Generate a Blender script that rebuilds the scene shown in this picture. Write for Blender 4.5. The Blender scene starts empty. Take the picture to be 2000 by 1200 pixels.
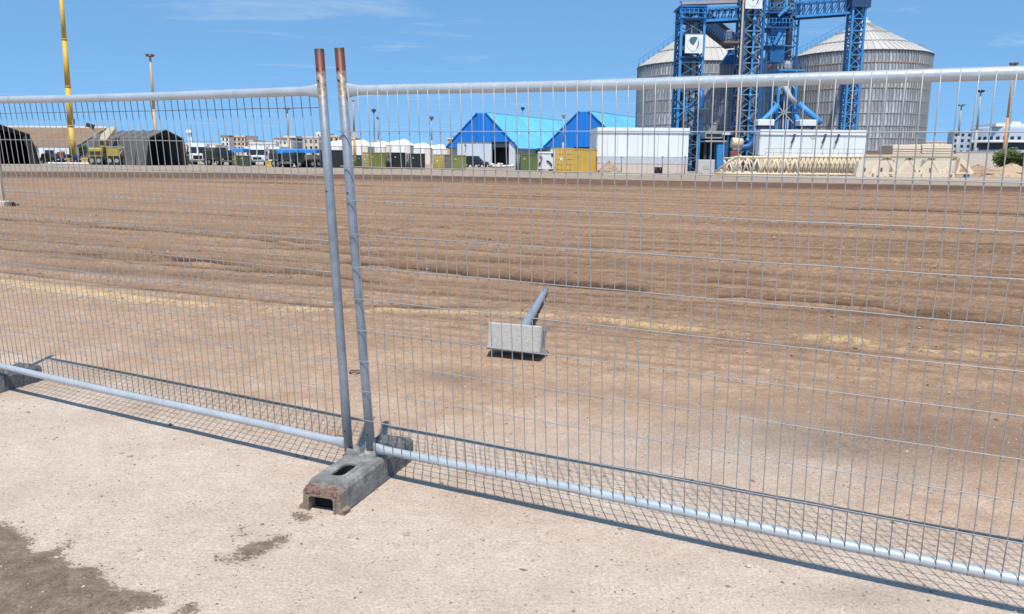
import bpy, math, random
import numpy as np
from mathutils import Matrix, Vector
from mathutils import noise as mnoise

rnd = random.Random(7)
SC = bpy.context.scene
COL = SC.collection
PI = math.pi

# ------------------------------------------------------------------ camera, sky, sun, exposure
HC = 1.55                                   # camera height
FPX = 1594.0                                # focal length in photo pixels (photo 2000 wide)
RC = np.array([[0.99996764, 0.00804434, 0.0], [0.00144945, -0.18017709, 0.98363312], [0.00791268, -0.98360129, -0.18018292]])
cam_d = bpy.data.cameras.new("camera")
cam_d.lens = FPX / 2000 * 36
cam_d.sensor_width = 36
cam_d.clip_start = 0.05
cam_d.clip_end = 20000
cam = bpy.data.objects.new("camera", cam_d)
COL.objects.link(cam)
cm = Matrix.Identity(4)
for r_ in range(3):
    cm[r_][0], cm[r_][1], cm[r_][2] = RC[r_][0], -RC[r_][1], -RC[r_][2]
cm[2][3] = HC
cam.matrix_world = cm
SC.camera = cam

SUN_DIR = Vector((0.0, 0.515, -1.0)).normalized()      # the way the light travels
sun_el = math.asin(-SUN_DIR.z)
world = bpy.data.worlds.new("World")
SC.world = world
world.use_nodes = True
wn, wl = world.node_tree.nodes, world.node_tree.links
wn.clear()
w_out = wn.new("ShaderNodeOutputWorld")
w_bg = wn.new("ShaderNodeBackground")
w_sky = wn.new("ShaderNodeTexSky")
w_sky.sky_type = 'NISHITA'
w_sky.sun_disc = False
w_sky.sun_elevation = sun_el
w_sky.sun_rotation = PI + math.atan2(SUN_DIR.x, SUN_DIR.y)
w_sky.altitude = 0
w_sky.air_density = 1.0
w_sky.dust_density = 0.0
w_sky.ozone_density = 8.0
w_bg.inputs[1].default_value = 0.15
# thin high cirrus, the same over the whole sky
w_tc = wn.new("ShaderNodeTexCoord")
w_sep = wn.new("ShaderNodeSeparateXYZ")
w_mx = wn.new("ShaderNodeMath"); w_mx.operation = 'MAXIMUM'; w_mx.inputs[1].default_value = 0.03
w_dx = wn.new("ShaderNodeMath"); w_dx.operation = 'DIVIDE'
w_dy = wn.new("ShaderNodeMath"); w_dy.operation = 'DIVIDE'
w_cmb = wn.new("ShaderNodeCombineXYZ")
w_map = wn.new("ShaderNodeMapping")
w_map.inputs['Rotation'].default_value = (0, 0, 0.25)
w_map.inputs['Location'].default_value = (6.5329, 10.5412, 0)
w_map.inputs['Scale'].default_value = (0.42, 0.75, 1)
w_nz = wn.new("ShaderNodeTexNoise"); w_nz.inputs['Scale'].default_value = 1.0; w_nz.inputs['Detail'].default_value = 9
w_nz.inputs['Roughness'].default_value = 0.62; w_nz.inputs['Distortion'].default_value = 0.6
w_rmp = wn.new("ShaderNodeMapRange"); w_rmp.inputs[1].default_value = 0.57; w_rmp.inputs[2].default_value = 0.86
w_rmp.inputs[3].default_value = 0.0; w_rmp.inputs[4].default_value = 0.55
w_tint = wn.new("ShaderNodeMix"); w_tint.data_type = 'RGBA'; w_tint.blend_type = 'MULTIPLY'; w_tint.inputs[0].default_value = 1.0
w_tint.inputs[7].default_value = (1.28, 1.45, 1.26, 1)
w_mix = wn.new("ShaderNodeMix"); w_mix.data_type = 'RGBA'
w_mix.inputs[7].default_value = (4.6, 5.0, 5.4, 1)
L_ = wl.new
# look the sky up a little higher than the view, so the dry clear horizon stays blue
w_up = wn.new("ShaderNodeVectorMath"); w_up.operation = 'ADD'; w_up.inputs[1].default_value = (0, 0, 0.30)
w_nrm = wn.new("ShaderNodeVectorMath"); w_nrm.operation = 'NORMALIZE'
L_(w_tc.outputs['Generated'], w_up.inputs[0]); L_(w_up.outputs[0], w_nrm.inputs[0]); L_(w_nrm.outputs[0], w_sky.inputs['Vector'])
L_(w_tc.outputs['Generated'], w_sep.inputs[0])
L_(w_sep.outputs[2], w_mx.inputs[0])
L_(w_sep.outputs[0], w_dx.inputs[0]); L_(w_mx.outputs[0], w_dx.inputs[1])
L_(w_sep.outputs[1], w_dy.inputs[0]); L_(w_mx.outputs[0], w_dy.inputs[1])
L_(w_dx.outputs[0], w_cmb.inputs[0]); L_(w_dy.outputs[0], w_cmb.inputs[1])
L_(w_cmb.outputs[0], w_map.inputs[0]); L_(w_map.outputs[0], w_nz.inputs['Vector'])
L_(w_nz.outputs['Fac'], w_rmp.inputs[0])
L_(w_sky.outputs[0], w_tint.inputs[6]); L_(w_tint.outputs[2], w_mix.inputs[6])
L_(w_rmp.outputs[0], w_mix.inputs[0]); L_(w_mix.outputs[2], w_bg.inputs[0])
L_(w_bg.outputs[0], w_out.inputs[0])

sun_d = bpy.data.lights.new("sun", 'SUN')
sun_d.energy = 4.35
sun_d.angle = math.radians(0.5)
sun_d.color = (1.0, 0.95, 0.87)
sun = bpy.data.objects.new("sun", sun_d)
COL.objects.link(sun)
sun.rotation_euler = SUN_DIR.to_track_quat('-Z', 'Y').to_euler()
sun.location = (0, -20, 40)
SC.view_settings.view_transform = 'Standard'
SC.view_settings.look = 'None'
SC.view_settings.gamma = 1
SC.view_settings.use_curve_mapping = False
SC.view_settings.exposure = 0.21
SC.cycles.max_bounces = 6
SC.cycles.diffuse_bounces = 3

# ------------------------------------------------------------------ measuring helpers
def ray(px, py):
    d = RC @ np.array([(px - 1000) / FPX, (py - 600) / FPX, 1.0])
    return d
def P(px, py, Y):                            # the point seen at a pixel of the photo, at world depth Y
    d = ray(px, py) * (Y / ray(px, py)[1])
    return Vector((d[0], Y, d[2] + HC))
def G(px, py, z=0.0):                        # the point of the ground (or of height z) seen at a pixel
    d = ray(px, py)
    d = d * ((z - HC) / d[2])
    return Vector((d[0], d[1], z))

# ------------------------------------------------------------------ materials
MATS = {}
def M(name, col, rough=0.65, metal=0.0, var=0.12, scale=2.0, rand=0.0, bump=0.0, bscale=40.0, stain=None, stain_at=0.6, stain_scale=3.0, spec=0.4, stretch=(1, 1, 1)):
    if name in MATS: return MATS[name]
    m = bpy.data.materials.new(name); m.use_nodes = True
    n, l = m.node_tree.nodes, m.node_tree.links
    b = n['Principled BSDF']
    b.inputs['Roughness'].default_value = rough
    b.inputs['Metallic'].default_value = metal
    b.inputs['Specular IOR Level'].default_value = spec
    tc = n.new("ShaderNodeTexCoord")
    mp = n.new("ShaderNodeMapping"); mp.inputs['Scale'].default_value = stretch
    l.new(tc.outputs['Object'], mp.inputs[0])
    nz = n.new("ShaderNodeTexNoise"); nz.inputs['Scale'].default_value = scale; nz.inputs['Detail'].default_value = 7; nz.inputs['Roughness'].default_value = 0.65
    l.new(mp.outputs[0], nz.inputs['Vector'])
    mr = n.new("ShaderNodeMapRange"); mr.inputs[1].default_value = 0.25; mr.inputs[2].default_value = 0.75
    mr.inputs[3].default_value = 1 - var; mr.inputs[4].default_value = 1 + var
    l.new(nz.outputs['Fac'], mr.inputs[0])
    val = mr.outputs[0]
    if rand:
        oi = n.new("ShaderNodeObjectInfo")
        m2 = n.new("ShaderNodeMapRange"); m2.inputs[3].default_value = 1 - rand; m2.inputs[4].default_value = 1 + rand
        l.new(oi.outputs['Random'], m2.inputs[0])
        mm = n.new("ShaderNodeMath"); mm.operation = 'MULTIPLY'
        l.new(val, mm.inputs[0]); l.new(m2.outputs[0], mm.inputs[1]); val = mm.outputs[0]
    vm = n.new("ShaderNodeVectorMath"); vm.operation = 'SCALE'
    vm.inputs[0].default_value = col
    l.new(val, vm.inputs['Scale'])
    out = vm.outputs[0]
    if stain:
        n2 = n.new("ShaderNodeTexNoise"); n2.inputs['Scale'].default_value = stain_scale; n2.inputs['Detail'].default_value = 8; n2.inputs['Roughness'].default_value = 0.7
        l.new(mp.outputs[0], n2.inputs['Vector'])
        m3 = n.new("ShaderNodeMapRange"); m3.inputs[1].default_value = stain_at - 0.04; m3.inputs[2].default_value = stain_at + 0.08
        l.new(n2.outputs['Fac'], m3.inputs[0])
        mx = n.new("ShaderNodeMix"); mx.data_type = 'RGBA'
        mx.inputs[7].default_value = (*stain, 1)
        l.new(m3.outputs[0], mx.inputs[0]); l.new(out, mx.inputs[6]); out = mx.outputs[2]
    l.new(out, b.inputs['Base Color'])
    if bump:
        n3 = n.new("ShaderNodeTexNoise"); n3.inputs['Scale'].default_value = bscale; n3.inputs['Detail'].default_value = 5
        l.new(tc.outputs['Object'], n3.inputs['Vector'])
        bp = n.new("ShaderNodeBump"); bp.inputs['Strength'].default_value = bump; bp.inputs['Distance'].default_value = 0.02
        l.new(n3.outputs['Fac'], bp.inputs['Height']); l.new(bp.outputs[0], b.inputs['Normal'])
    MATS[name] = m
    return m

# ------------------------------------------------------------------ mesh builder
class MB:
    def __init__(s): s.v = []; s.f = []; s.s = []
    def add(s, vs, fs, smooth=False):
        o = len(s.v); s.v += [tuple(p) for p in vs]
        for f in fs: s.f.append(tuple(i + o for i in f)); s.s.append(smooth)
        return s
    def box(s, x0, x1, y0, y1, z0, z1, T=None):
        vs = [(x0, y0, z0), (x1, y0, z0), (x1, y1, z0), (x0, y1, z0), (x0, y0, z1), (x1, y0, z1), (x1, y1, z1), (x0, y1, z1)]
        if T is not None: vs = [T @ Vector(p) for p in vs]
        return s.add(vs, [(0, 3, 2, 1), (4, 5, 6, 7), (0, 1, 5, 4), (1, 2, 6, 5), (2, 3, 7, 6), (3, 0, 4, 7)])
    def bbox(s, x0, x1, y0, y1, z0, z1, c=0.05):              # box with chamfered upright and top edges
        def rect(i, z): return [(x0 + i, y0, z), (x1 - i, y0, z), (x1, y0 + i, z), (x1, y1 - i, z), (x1 - i, y1, z), (x0 + i, y1, z), (x0, y1 - i, z), (x0, y0 + i, z)]
        a, b = rect(c, z0), rect(c, z1 - c)
        t = [(min(max(p[0], x0 + c), x1 - c), min(max(p[1], y0 + c), y1 - c), z1) for p in b]
        return s.loft([a, b, t])
    def tube(s, p, q, r, n=8, r2=None, smooth=True):
        p, q = Vector(p), Vector(q); r2 = r if r2 is None else r2
        d = (q - p); d.normalize()
        a = d.orthogonal().normalized(); b = d.cross(a)
        vs = []
        for c, rr in ((p, r), (q, r2)):
            for k in range(n):
                t = 2 * PI * k / n; vs.append(c + a * (rr * math.cos(t)) + b * (rr * math.sin(t)))
        o = len(s.v)
        s.add(vs, [(k, (k + 1) % n, n + (k + 1) % n, n + k) for k in range(n)], smooth)
        s.add([], [])
        s.f.append(tuple(o + k for k in reversed(range(n)))); s.s.append(False)
        s.f.append(tuple(o + n + k for k in range(n))); s.s.append(False)
        return s
    def path(s, pts, r, n=8, rs=None):
        pts = [Vector(p) for p in pts]; rings = []
        up = None
        for i, p in enumerate(pts):
            d = (pts[min(i + 1, len(pts) - 1)] - pts[max(i - 1, 0)]).normalized()
            if up is None: up = d.orthogonal().normalized()
            up = (up - d * up.dot(d)).normalized(); b = d.cross(up)
            rr = rs[i] if rs else r
            rings.append([p + up * (rr * math.cos(2 * PI * k / n)) + b * (rr * math.sin(2 * PI * k / n)) for k in range(n)])
        return s.loft(rings, smooth=True)
    def bar(s, p, q, w, h=None, up=(0, 0, 1)):                # rectangular beam from p to q
        h = w if h is None else h
        p, q = Vector(p), Vector(q); d = (q - p).normalized(); u = Vector(up)
        if abs(d.dot(u)) > 0.97: u = Vector((0, 1, 0))
        a = d.cross(u).normalized() * (w / 2); b = a.cross(d).normalized() * (h / 2)
        vs = [c + e for c in (p, q) for e in (-a - b, a - b, a + b, -a + b)]
        return s.add(vs, [(0, 1, 2, 3), (7, 6, 5, 4), (0, 4, 5, 1), (1, 5, 6, 2), (2, 6, 7, 3), (3, 7, 4, 0)])
    def prism(s, poly, y0, y1):                               # polygon in xz, pushed along y
        n = len(poly); o = len(s.v)
        s.add([(x, y0, z) for x, z in poly] + [(x, y1, z) for x, z in poly], [(k, (k + 1) % n, n + (k + 1) % n, n + k) for k in range(n)])
        s.f.append(tuple(o + k for k in range(n))); s.s.append(False)
        s.f.append(tuple(o + n + k for k in reversed(range(n)))); s.s.append(False)
        return s
    def prismx(s, poly, x0, x1):                              # polygon in yz, pushed along x
        n = len(poly); o = len(s.v)
        s.add([(x0, y, z) for y, z in poly] + [(x1, y, z) for y, z in poly], [(k, n + k, n + (k + 1) % n, (k + 1) % n) for k in range(n)])
        s.f.append(tuple(o + k for k in reversed(range(n)))); s.s.append(False)
        s.f.append(tuple(o + n + k for k in range(n))); s.s.append(False)
        return s
    def loft(s, rings, cap=True, smooth=False):
        n = len(rings[0]); o = len(s.v)
        for r in rings: s.v += [tuple(p) for p in r]
        for i in range(len(rings) - 1):
            for k in range(n):
                s.f.append((o + i * n + k, o + i * n + (k + 1) % n, o + (i + 1) * n + (k + 1) % n, o + (i + 1) * n + k)); s.s.append(smooth)
        if cap:
            s.f.append(tuple(o + k for k in reversed(range(n)))); s.s.append(False)
            e = o + (len(rings) - 1) * n
            s.f.append(tuple(e + k for k in range(n))); s.s.append(False)
        return s
    def lathe(s, prof, n=24, a0=0.0, a1=2 * PI, smooth=True):
        full = abs(a1 - a0 - 2 * PI) < 1e-6; m = n if full else n + 1; o = len(s.v)
        for r, z in prof:
            for k in range(m):
                t = a0 + (a1 - a0) * k / n; s.v.append((r * math.cos(t), r * math.sin(t), z))
        for i in range(len(prof) - 1):
            for k in range(n):
                k2 = (k + 1) % m
                s.f.append((o + i * m + k, o + i * m + k2, o + (i + 1) * m + k2, o + (i + 1) * m + k)); s.s.append(smooth)
        return s
    def ball(s, c, r, n=8, m=6, sz=1.0):
        prof = [(max(r * math.sin(PI * i / m), 1e-4), -r * sz * math.cos(PI * i / m)) for i in range(m + 1)]
        o = len(s.v); s.lathe(prof, n)
        for i in range(o, len(s.v)): s.v[i] = (s.v[i][0] + c[0], s.v[i][1] + c[1], s.v[i][2] + c[2])
        return s
    def mesh(s, name, mat):
        me = bpy.data.meshes.new(name); me.from_pydata(s.v, [], s.f)
        me.polygons.foreach_set('use_smooth', s.s)
        if mat is not None: me.materials.append(mat)
        me.update(); return me
    def build(s, name, mat, parent=None, loc=None, fix=True):
        me = s.mesh(name, mat)
        if fix: fix_normals(me)
        return link(name, me, parent, loc)
import bmesh
def fix_normals(me):
    b = bmesh.new(); b.from_mesh(me); bmesh.ops.recalc_face_normals(b, faces=b.faces); b.to_mesh(me); b.free()
def link(name, me, parent=None, loc=None, rot=None):
    o = bpy.data.objects.new(name, me); COL.objects.link(o)
    if parent is not None: o.parent = parent
    if loc is not None: o.location = loc
    if rot is not None: o.rotation_euler = rot
    return o
def tag(o, label, cat, group=None, kind=None):
    if label: o['label'] = label
    if cat: o['category'] = cat
    if group: o['group'] = group
    if kind: o['kind'] = kind
    return o
def thing(name, label, cat, loc=(0, 0, 0), rz=0.0, group=None):
    o = bpy.data.objects.new(name, None); COL.objects.link(o)
    o.empty_display_size = 0.2
    o.location = loc; o.rotation_euler = (0, 0, rz)
    return tag(o, label, cat, group)
def dup(root, loc, rz=None, label=None):
    r = root.copy(); COL.objects.link(r); r.location = loc
    if rz is not None: r.rotation_euler = (0, 0, rz)
    if label: r['label'] = label
    for ch in list(root.children):
        c = ch.copy(); COL.objects.link(c); c.parent = r
        for g in list(ch.children):
            d = g.copy(); COL.objects.link(d); d.parent = c
    return r
def rrect(hw, hl, r, z, cx=0, cy=0, n=4):
    pts = []
    for sx, sy, a in ((1, -1, -PI / 2), (1, 1, 0), (-1, 1, PI / 2), (-1, -1, PI)):
        for k in range(n):
            t = a + PI / 2 * k / (n - 1)
            pts.append((cx + sx * (hw - r) + r * math.cos(t), cy + sy * (hl - r) + r * math.sin(t), z))
    return pts

# ------------------------------------------------------------------ ground
def vnoise(x, y, seed=0):
    xi, yi = np.floor(x).astype(np.int64), np.floor(y).astype(np.int64)
    xf, yf = x - xi, y - yi
    def h(a, b):
        n = (a * 374761393 + b * 668265263 + seed * 1442695041) & 0xFFFFFFFF
        n = ((n ^ (n >> 13)) * 1274126177) & 0xFFFFFFFF
        return ((n ^ (n >> 16)) & 0xFFFF) / 65535.0
    u, v = xf * xf * (3 - 2 * xf), yf * yf * (3 - 2 * yf)
    return (h(xi, yi) * (1 - u) + h(xi + 1, yi) * u) * (1 - v) + (h(xi, yi + 1) * (1 - u) + h(xi + 1, yi + 1) * u) * v
def fbm(x, y, o=4, seed=0):
    a, t = 0.5, 0
    for k in range(o):
        t = t + a * (vnoise(x * 2 ** k, y * 2 ** k, seed + k) - 0.5); a *= 0.55
    return t
def sstep(a, b, x):
    t = np.clip((x - a) / (b - a), 0, 1); return t * t * (3 - 2 * t)
def poly_sd(px, py, poly):                    # signed distance, positive inside
    d = np.full(px.shape, 1e9); inside = np.zeros(px.shape, bool)
    n = len(poly)
    for i in range(n):
        (x0, y0), (x1, y1) = poly[i], poly[(i + 1) % n]
        ex, ey = x1 - x0, y1 - y0
        t = np.clip(((px - x0) * ex + (py - y0) * ey) / (ex * ex + ey * ey + 1e-12), 0, 1)
        d = np.minimum(d, np.hypot(px - x0 - t * ex, py - y0 - t * ey))
        c = ((y0 > py) != (y1 > py)) & (px < (x1 - x0) * (py - y0) / (y1 - y0 + 1e-12) + x0)
        inside ^= c
    return np.where(inside, d, -d)
def gp(pts): return [tuple(G(a, b)[:2]) for a, b in pts]
def line_off(X, Y, pts):                      # world-y distance from a track (nan ends fade)
    w = sorted(gp(pts)); xs = np.array([p[0] for p in w]); ys = np.array([p[1] for p in w])
    yy = np.interp(X, xs, ys)
    span = xs[-1] - xs[0]
    fade = sstep(xs[0] - 0.12 * span, xs[0] + 0.02 * span, X) * (1 - sstep(xs[-1] - 0.02 * span, xs[-1] + 0.12 * span, X))
    return Y - yy, fade

TRACKS = [  # photo points on the ground, half width (m), depth (m), darkness of the churned soil
    ([(-300, 385), (20, 402), (400, 418), (700, 436), (1000, 452)], 0.22, 0.035, 0.45),
    ([(-300, 415), (0, 428), (140, 437), (455, 465), (700, 480)], 0.20, 0.05, 0.75),
    ([(-200, 452), (0, 467), (250, 484), (340, 492)], 0.10, 0.035, 0.7),
    ([(-200, 470), (0, 486), (200, 498), (420, 508)], 0.14, 0.04, 0.7),
    ([(270, 500), (460, 520), (650, 541), (760, 552)], 0.12, 0.05, 0.9),
    ([(690, 515), (900, 533), (1060, 549), (1230, 563)], 0.26, 0.05, 0.95),
    ([(1180, 462), (1550, 481), (1990, 504), (2300, 520)], 0.12, 0.04, 0.75),
    ([(1150, 452), (1400, 461), (1700, 470), (2200, 495)], 0.5, 0.01, 0.12),
    ([(1200, 510), (1500, 535), (1800, 560), (2300, 602)], 0.35, 0.03, 0.45),
    ([(1400, 551), (1600, 567), (1990, 601), (2300, 625)], 0.07, 0.035, 0.8),
    ([(1430, 580), (1700, 600), (2000, 634), (2300, 665)], 0.16, 0.05, 1.0),
    ([(1600, 672), (1850, 686), (2000, 712), (2300, 740)], 0.06, 0.02, 0.55),
    ([(1650, 408), (1850, 412), (2000, 418), (2300, 428)], 0.9, 0.03, 0.7),
    ([(700, 400), (1000, 398), (1400, 404), (1800, 416)], 0.2, 0.02, 0.2),
    ([(900, 480), (1100, 490), (1250, 500), (1500, 512)], 0.2, 0.03, 0.45),
    ([(-100, 520), (150, 545), (400, 575), (620, 594), (900, 600)], 0.10, 0.03, 0.65),
    ([(0, 510), (250, 530), (500, 548)], 0.3, 0.02, 0.35),
    ([(200, 445), (500, 470), (640, 492), (800, 505)], 0.05, 0.02, 0.6),
    ([(420, 456), (650, 456), (900, 440)], 0.15, 0.02, 0.5),
    ([(650, 440), (900, 462), (1200, 486), (1500, 503)], 0.10, 0.025, 0.45),
    ([(800, 498), (1100, 520), (1500, 552)], 0.07, 0.02, 0.5),
]
STAIN = [[(-150, 1015), (0, 1022), (40, 1038), (58, 1052), (72, 1082), (120, 1070), (128, 1096), (148, 1108), (196, 1103), (206, 1130), (232, 1150), (290, 1158), (326, 1166), (312, 1186), (262, 1196), (200, 1230), (-150, 1300)],
         [(452, 1098), (466, 1074), (490, 1062), (520, 1054), (552, 1044), (566, 1052), (540, 1072), (505, 1088), (470, 1102)],
         [(412, 1088), (430, 1082), (447, 1086), (436, 1096), (416, 1096)],
         [(342, 1186), (370, 1182), (390, 1188), (380, 1202), (345, 1204)],
         [(118, 1068), (132, 1058), (144, 1062), (138, 1072)],
         [(574, 1002), (596, 1004), (612, 1016), (590, 1020), (574, 1012)],
         [(466, 1034), (478, 1028), (484, 1032), (474, 1037)], [(448, 1052), (455, 1047), (461, 1050), (454, 1054)], [(476, 1044), (482, 1040), (486, 1043), (480, 1046)], [(508, 1050), (516, 1044), (522, 1047), (514, 1052)]]
YELLOW = [(-400, 520), (-100, 544), (0, 555), (100, 566), (200, 578), (330, 592), (450, 600), (600, 606), (760, 607), (950, 612), (1120, 622), (1250, 636), (1400, 648), (1500, 658), (1650, 668), (1750, 682), (1850, 689), (2000, 699), (2300, 722)]

def build_ground():
    ys = [-400, -60, -10, -2, 0.3]
    y = 0.9
    while y < 95: ys.append(y); y *= 1.0056
    ys += [100, 110, 125, 150, 190, 260, 400, 700, 1500, 4000, 9000]
    ys = np.array(ys)
    s_in = np.linspace(-1, 1, 560)
    s = np.concatenate([[-60, -14, -4, -2, -1.4], s_in, [1.4, 2, 4, 14, 60]])
    hw = 0.85 * np.maximum(ys, 0.9) + 1.4
    hw = np.minimum(hw, 0.85 * 95 + 1.4 + 0.5 * np.maximum(ys - 95, 0))
    Y, S = np.meshgrid(ys, s, indexing='ij')
    X = S * hw[:, None]
    Z = np.zeros_like(X)
    near = (Y > 0) & (Y < 95) & (np.abs(S) <= 1.01)
    edge = sstep(1.0, 0.92, np.abs(S)) * sstep(95, 70, Y) * sstep(0.3, 1.2, Y)
    t = 0.44 * X + 0.9 * Y
    field = sstep(4.5, 9.0, t)
    dirx = X * 0.925 - Y * 0.38; diry = X * 0.38 + Y * 0.925
    Z += edge * (0.012 * fbm(X * 1.1, Y * 1.1, 5, 3) + field * (0.05 * fbm(dirx * 0.12, diry * 0.9, 4, 9) + 0.04 * fbm(dirx * 0.35, diry * 2.6, 4, 21) + 0.045 * fbm(X * 3.2, Y * 4.5, 4, 33)))
    dark = np.zeros_like(X)
    wob = 0.35 * fbm(X * 0.8, Y * 0.8, 3, 51)
    for pts, w, dep, dk in TRACKS:
        d, fade = line_off(X, Y, pts)
        d = d + wob * w * 1.4
        nz = np.clip(0.85 + 1.1 * fbm(X * 0.5, Y * 0.9, 3, 61), 0.3, 1.2); w0 = w; w = np.maximum(w, 0.0075 * Y)
        g = np.exp(-(d / w) ** 2); rdg = np.exp(-((np.abs(d) - 1.9 * w) / (0.7 * w)) ** 2)
        Z += edge * fade * nz * (-1.05 * dep * g + 0.7 * dep * rdg)
        dark = np.maximum(dark, 1.7 * fade * nz * dk * np.exp(-((d + 0.1 * w) / (1.15 * w)) ** 2))
    # many finer grading and tyre lines, all along the same way
    rg = np.random.RandomState(11)
    wav = 0.10 * fbm(dirx * 0.35, diry * 0.1, 3, 71)
    brk = fbm(dirx * 0.22, diry * 0.8, 3, 73)
    for k in range(105):
        t0 = 5.6 * math.exp(rg.rand() ** 0.85 * math.log(46 / 5.6)); s0 = (rg.rand() * 2 - 1) * (0.7 * t0); ln = (0.25 + 0.9 * rg.rand()) * t0; w = (0.02 + 0.045 * rg.rand()) * (1 + t0 * 0.07); sl = (rg.rand() - 0.5) * 0.10
        dk = 0.3 + 0.7 * rg.rand() ** 1.3; twin = rg.rand() < 0.4
        m = np.abs(diry - t0) < 0.9 + 0.06 * t0
        for off in ((0, 1.5 * w + 0.22) if twin else (0,)):
            d = diry[m] - t0 - off - sl * (dirx[m] - s0) + wav[m] * (0.6 + t0 * 0.03)
            fd = np.clip(1.4 - np.abs(dirx[m] - s0) / ln * 1.4, 0, 1) ** 0.4 * np.clip(0.95 + 2.0 * brk[m], 0, 1.2)
            Z[m] += edge[m] * fd * w * (-0.20 * np.exp(-(d / w) ** 2) + 0.13 * np.exp(-((d - 1.8 * w) / (0.8 * w)) ** 2))
            dark[m] = np.maximum(dark[m], min(1, 0.25 + 0.3 * max(0, t0 - 5.6)) * fd * dk * np.exp(-((d + 0.1 * w) / (1.1 * w)) ** 2))
    dark = np.maximum(dark, field * np.clip(1.8 * fbm(dirx * 0.10, diry * 1.5, 4, 93) - 0.14, 0, 0.38))
    # low bank and the paved yard beyond it
    w = gp([(-400, 349), (0, 351), (400, 353), (800, 357), (1200, 368), (1600, 375), (2000, 381), (2400, 386)])
    yb = np.interp(X, [p[0] for p in w], [p[1] for p in w])
    w2 = gp([(-400, 333), (0, 335), (400, 338), (800, 343), (1200, 352), (1600, 359), (2000, 366), (2400, 371)])
    yt = np.interp(X, [p[0] for p in w2], [p[1] for p in w2])
    jit = 1.2 * fbm(X * 0.25, Y * 0.25, 3, 77)
    u = (Y + jit - yb) / np.maximum(yt - yb, 1)
    bank = sstep(-0.1, 0.25, u) * (1 - sstep(0.75, 1.1, u))
    Z += edge * 0.10 * bank
    dark = np.maximum(dark, bank * (0.85 + 0.5 * fbm(X * 0.1, Y * 0.5, 3, 88)))
    yard = sstep(0.8, 1.15, u)
    # damp brown ground by the fence at the right, and soft brown patches
    for c, rx, ry, k in (((1880, 860), 1.5, 0.55, 0.5), ((1750, 800), 1.6, 0.35, 0.35), ((905, 735), 0.35, 0.25, 0.35), ((1160, 765), 0.5, 0.2, 0.2), ((1620, 775), 1.0, 0.16, 0.3), ((1950, 790), 0.8, 0.5, 0.35), ((560, 660), 1.4, 0.4, 0.15), ((1700, 1165), 0.25, 0.1, 0.3), ((900, 930), 0.12, 0.05, 0.25)):
        p = G(*c)
        dark = np.maximum(dark, k * np.clip(1.3 * np.exp(-((X - p.x) / rx) ** 2 - ((Y - p.y) / ry) ** 2) + 1.2 * fbm(X * 2.5, Y * 3.5, 4, 91) * np.exp(-((X - p.x) / rx / 1.6) ** 2 - ((Y - p.y) / ry / 1.6) ** 2), 0, 1.2))
    pale = np.interp(t + 0.7 * fbm(X * 0.7, Y * 0.7, 3, 15), [2.95, 3.35, 4.0, 5.0, 6.5, 9.0], [1.0, 0.84, 0.66, 0.50, 0.30, 0.0])
    pale += 0.28 * np.exp(-((X - 1.2) / 1.3) ** 2 - ((Y - 4.3) / 0.8) ** 2)
    pale = np.clip(pale, 0, 1)
    stain = np.full_like(X, -1.0)
    m = (Y < 6) & (Y > 0)
    for poly in STAIN:
        sd = poly_sd(X[m], Y[m], gp(poly)); stain[m] = np.maximum(stain[m], sd)
    Z += edge * 0.012 * sstep(0.0, 0.1, stain)
    dY, fadeY = line_off(X, Y, YELLOW)
    wy = np.interp(X, [-8, -5, -3.5, -2, 0.5, 1.2, 3, 6], [0.38, 0.36, 0.23, 0.11, 0.08, 0.085, 0.11, 0.15])
    yel = (wy - np.abs(dY + 0.25 * wy * fbm(X * 2.2, Y * 0, 4, 5) * 2)) / np.maximum(wy, 0.01) * np.clip(0.85 + 1.3 * fbm(X * 0.9, Y * 0.2, 3, 6), 0.45, 1) * sstep(0.9, 0.95, fadeY + 0.0)
    yel[yel < -1] = -1
    Z += edge * 0.035 * np.clip(yel, 0, 1) * (0.6 + 1.2 * np.clip(fbm(X * 3, Y * 3, 3, 44) + 0.3, 0, 1))
    nr, nc = X.shape
    me = bpy.data.meshes.new("ground")
    idx = np.arange(nr * nc).reshape(nr, nc)
    q = np.stack([idx[:-1, :-1], idx[:-1, 1:], idx[1:, 1:], idx[1:, :-1]], -1).reshape(-1, 4)
    me.vertices.add(nr * nc); me.loops.add(q.size); me.polygons.add(len(q))
    me.vertices.foreach_set('co', np.stack([X, Y, Z], -1).astype(np.float32).ravel())
    me.loops.foreach_set('vertex_index', q.astype(np.int32).ravel())
    me.polygons.foreach_set('loop_start', np.arange(0, q.size, 4, dtype=np.int32))
    me.polygons.foreach_set('use_smooth', np.ones(len(q), bool))
    me.update(calc_edges=True)
    for nm, arr in (('soil_a', (pale, stain, yel)), ('soil_b', (dark, yard, field))):
        a = me.attributes.new(nm, 'FLOAT_VECTOR', 'POINT')
        a.data.foreach_set('vector', np.stack(arr, -1).astype(np.float32).ravel())
    global GX, GY, GZ
    GX, GY, GZ = X, Y, Z
    return me

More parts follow.
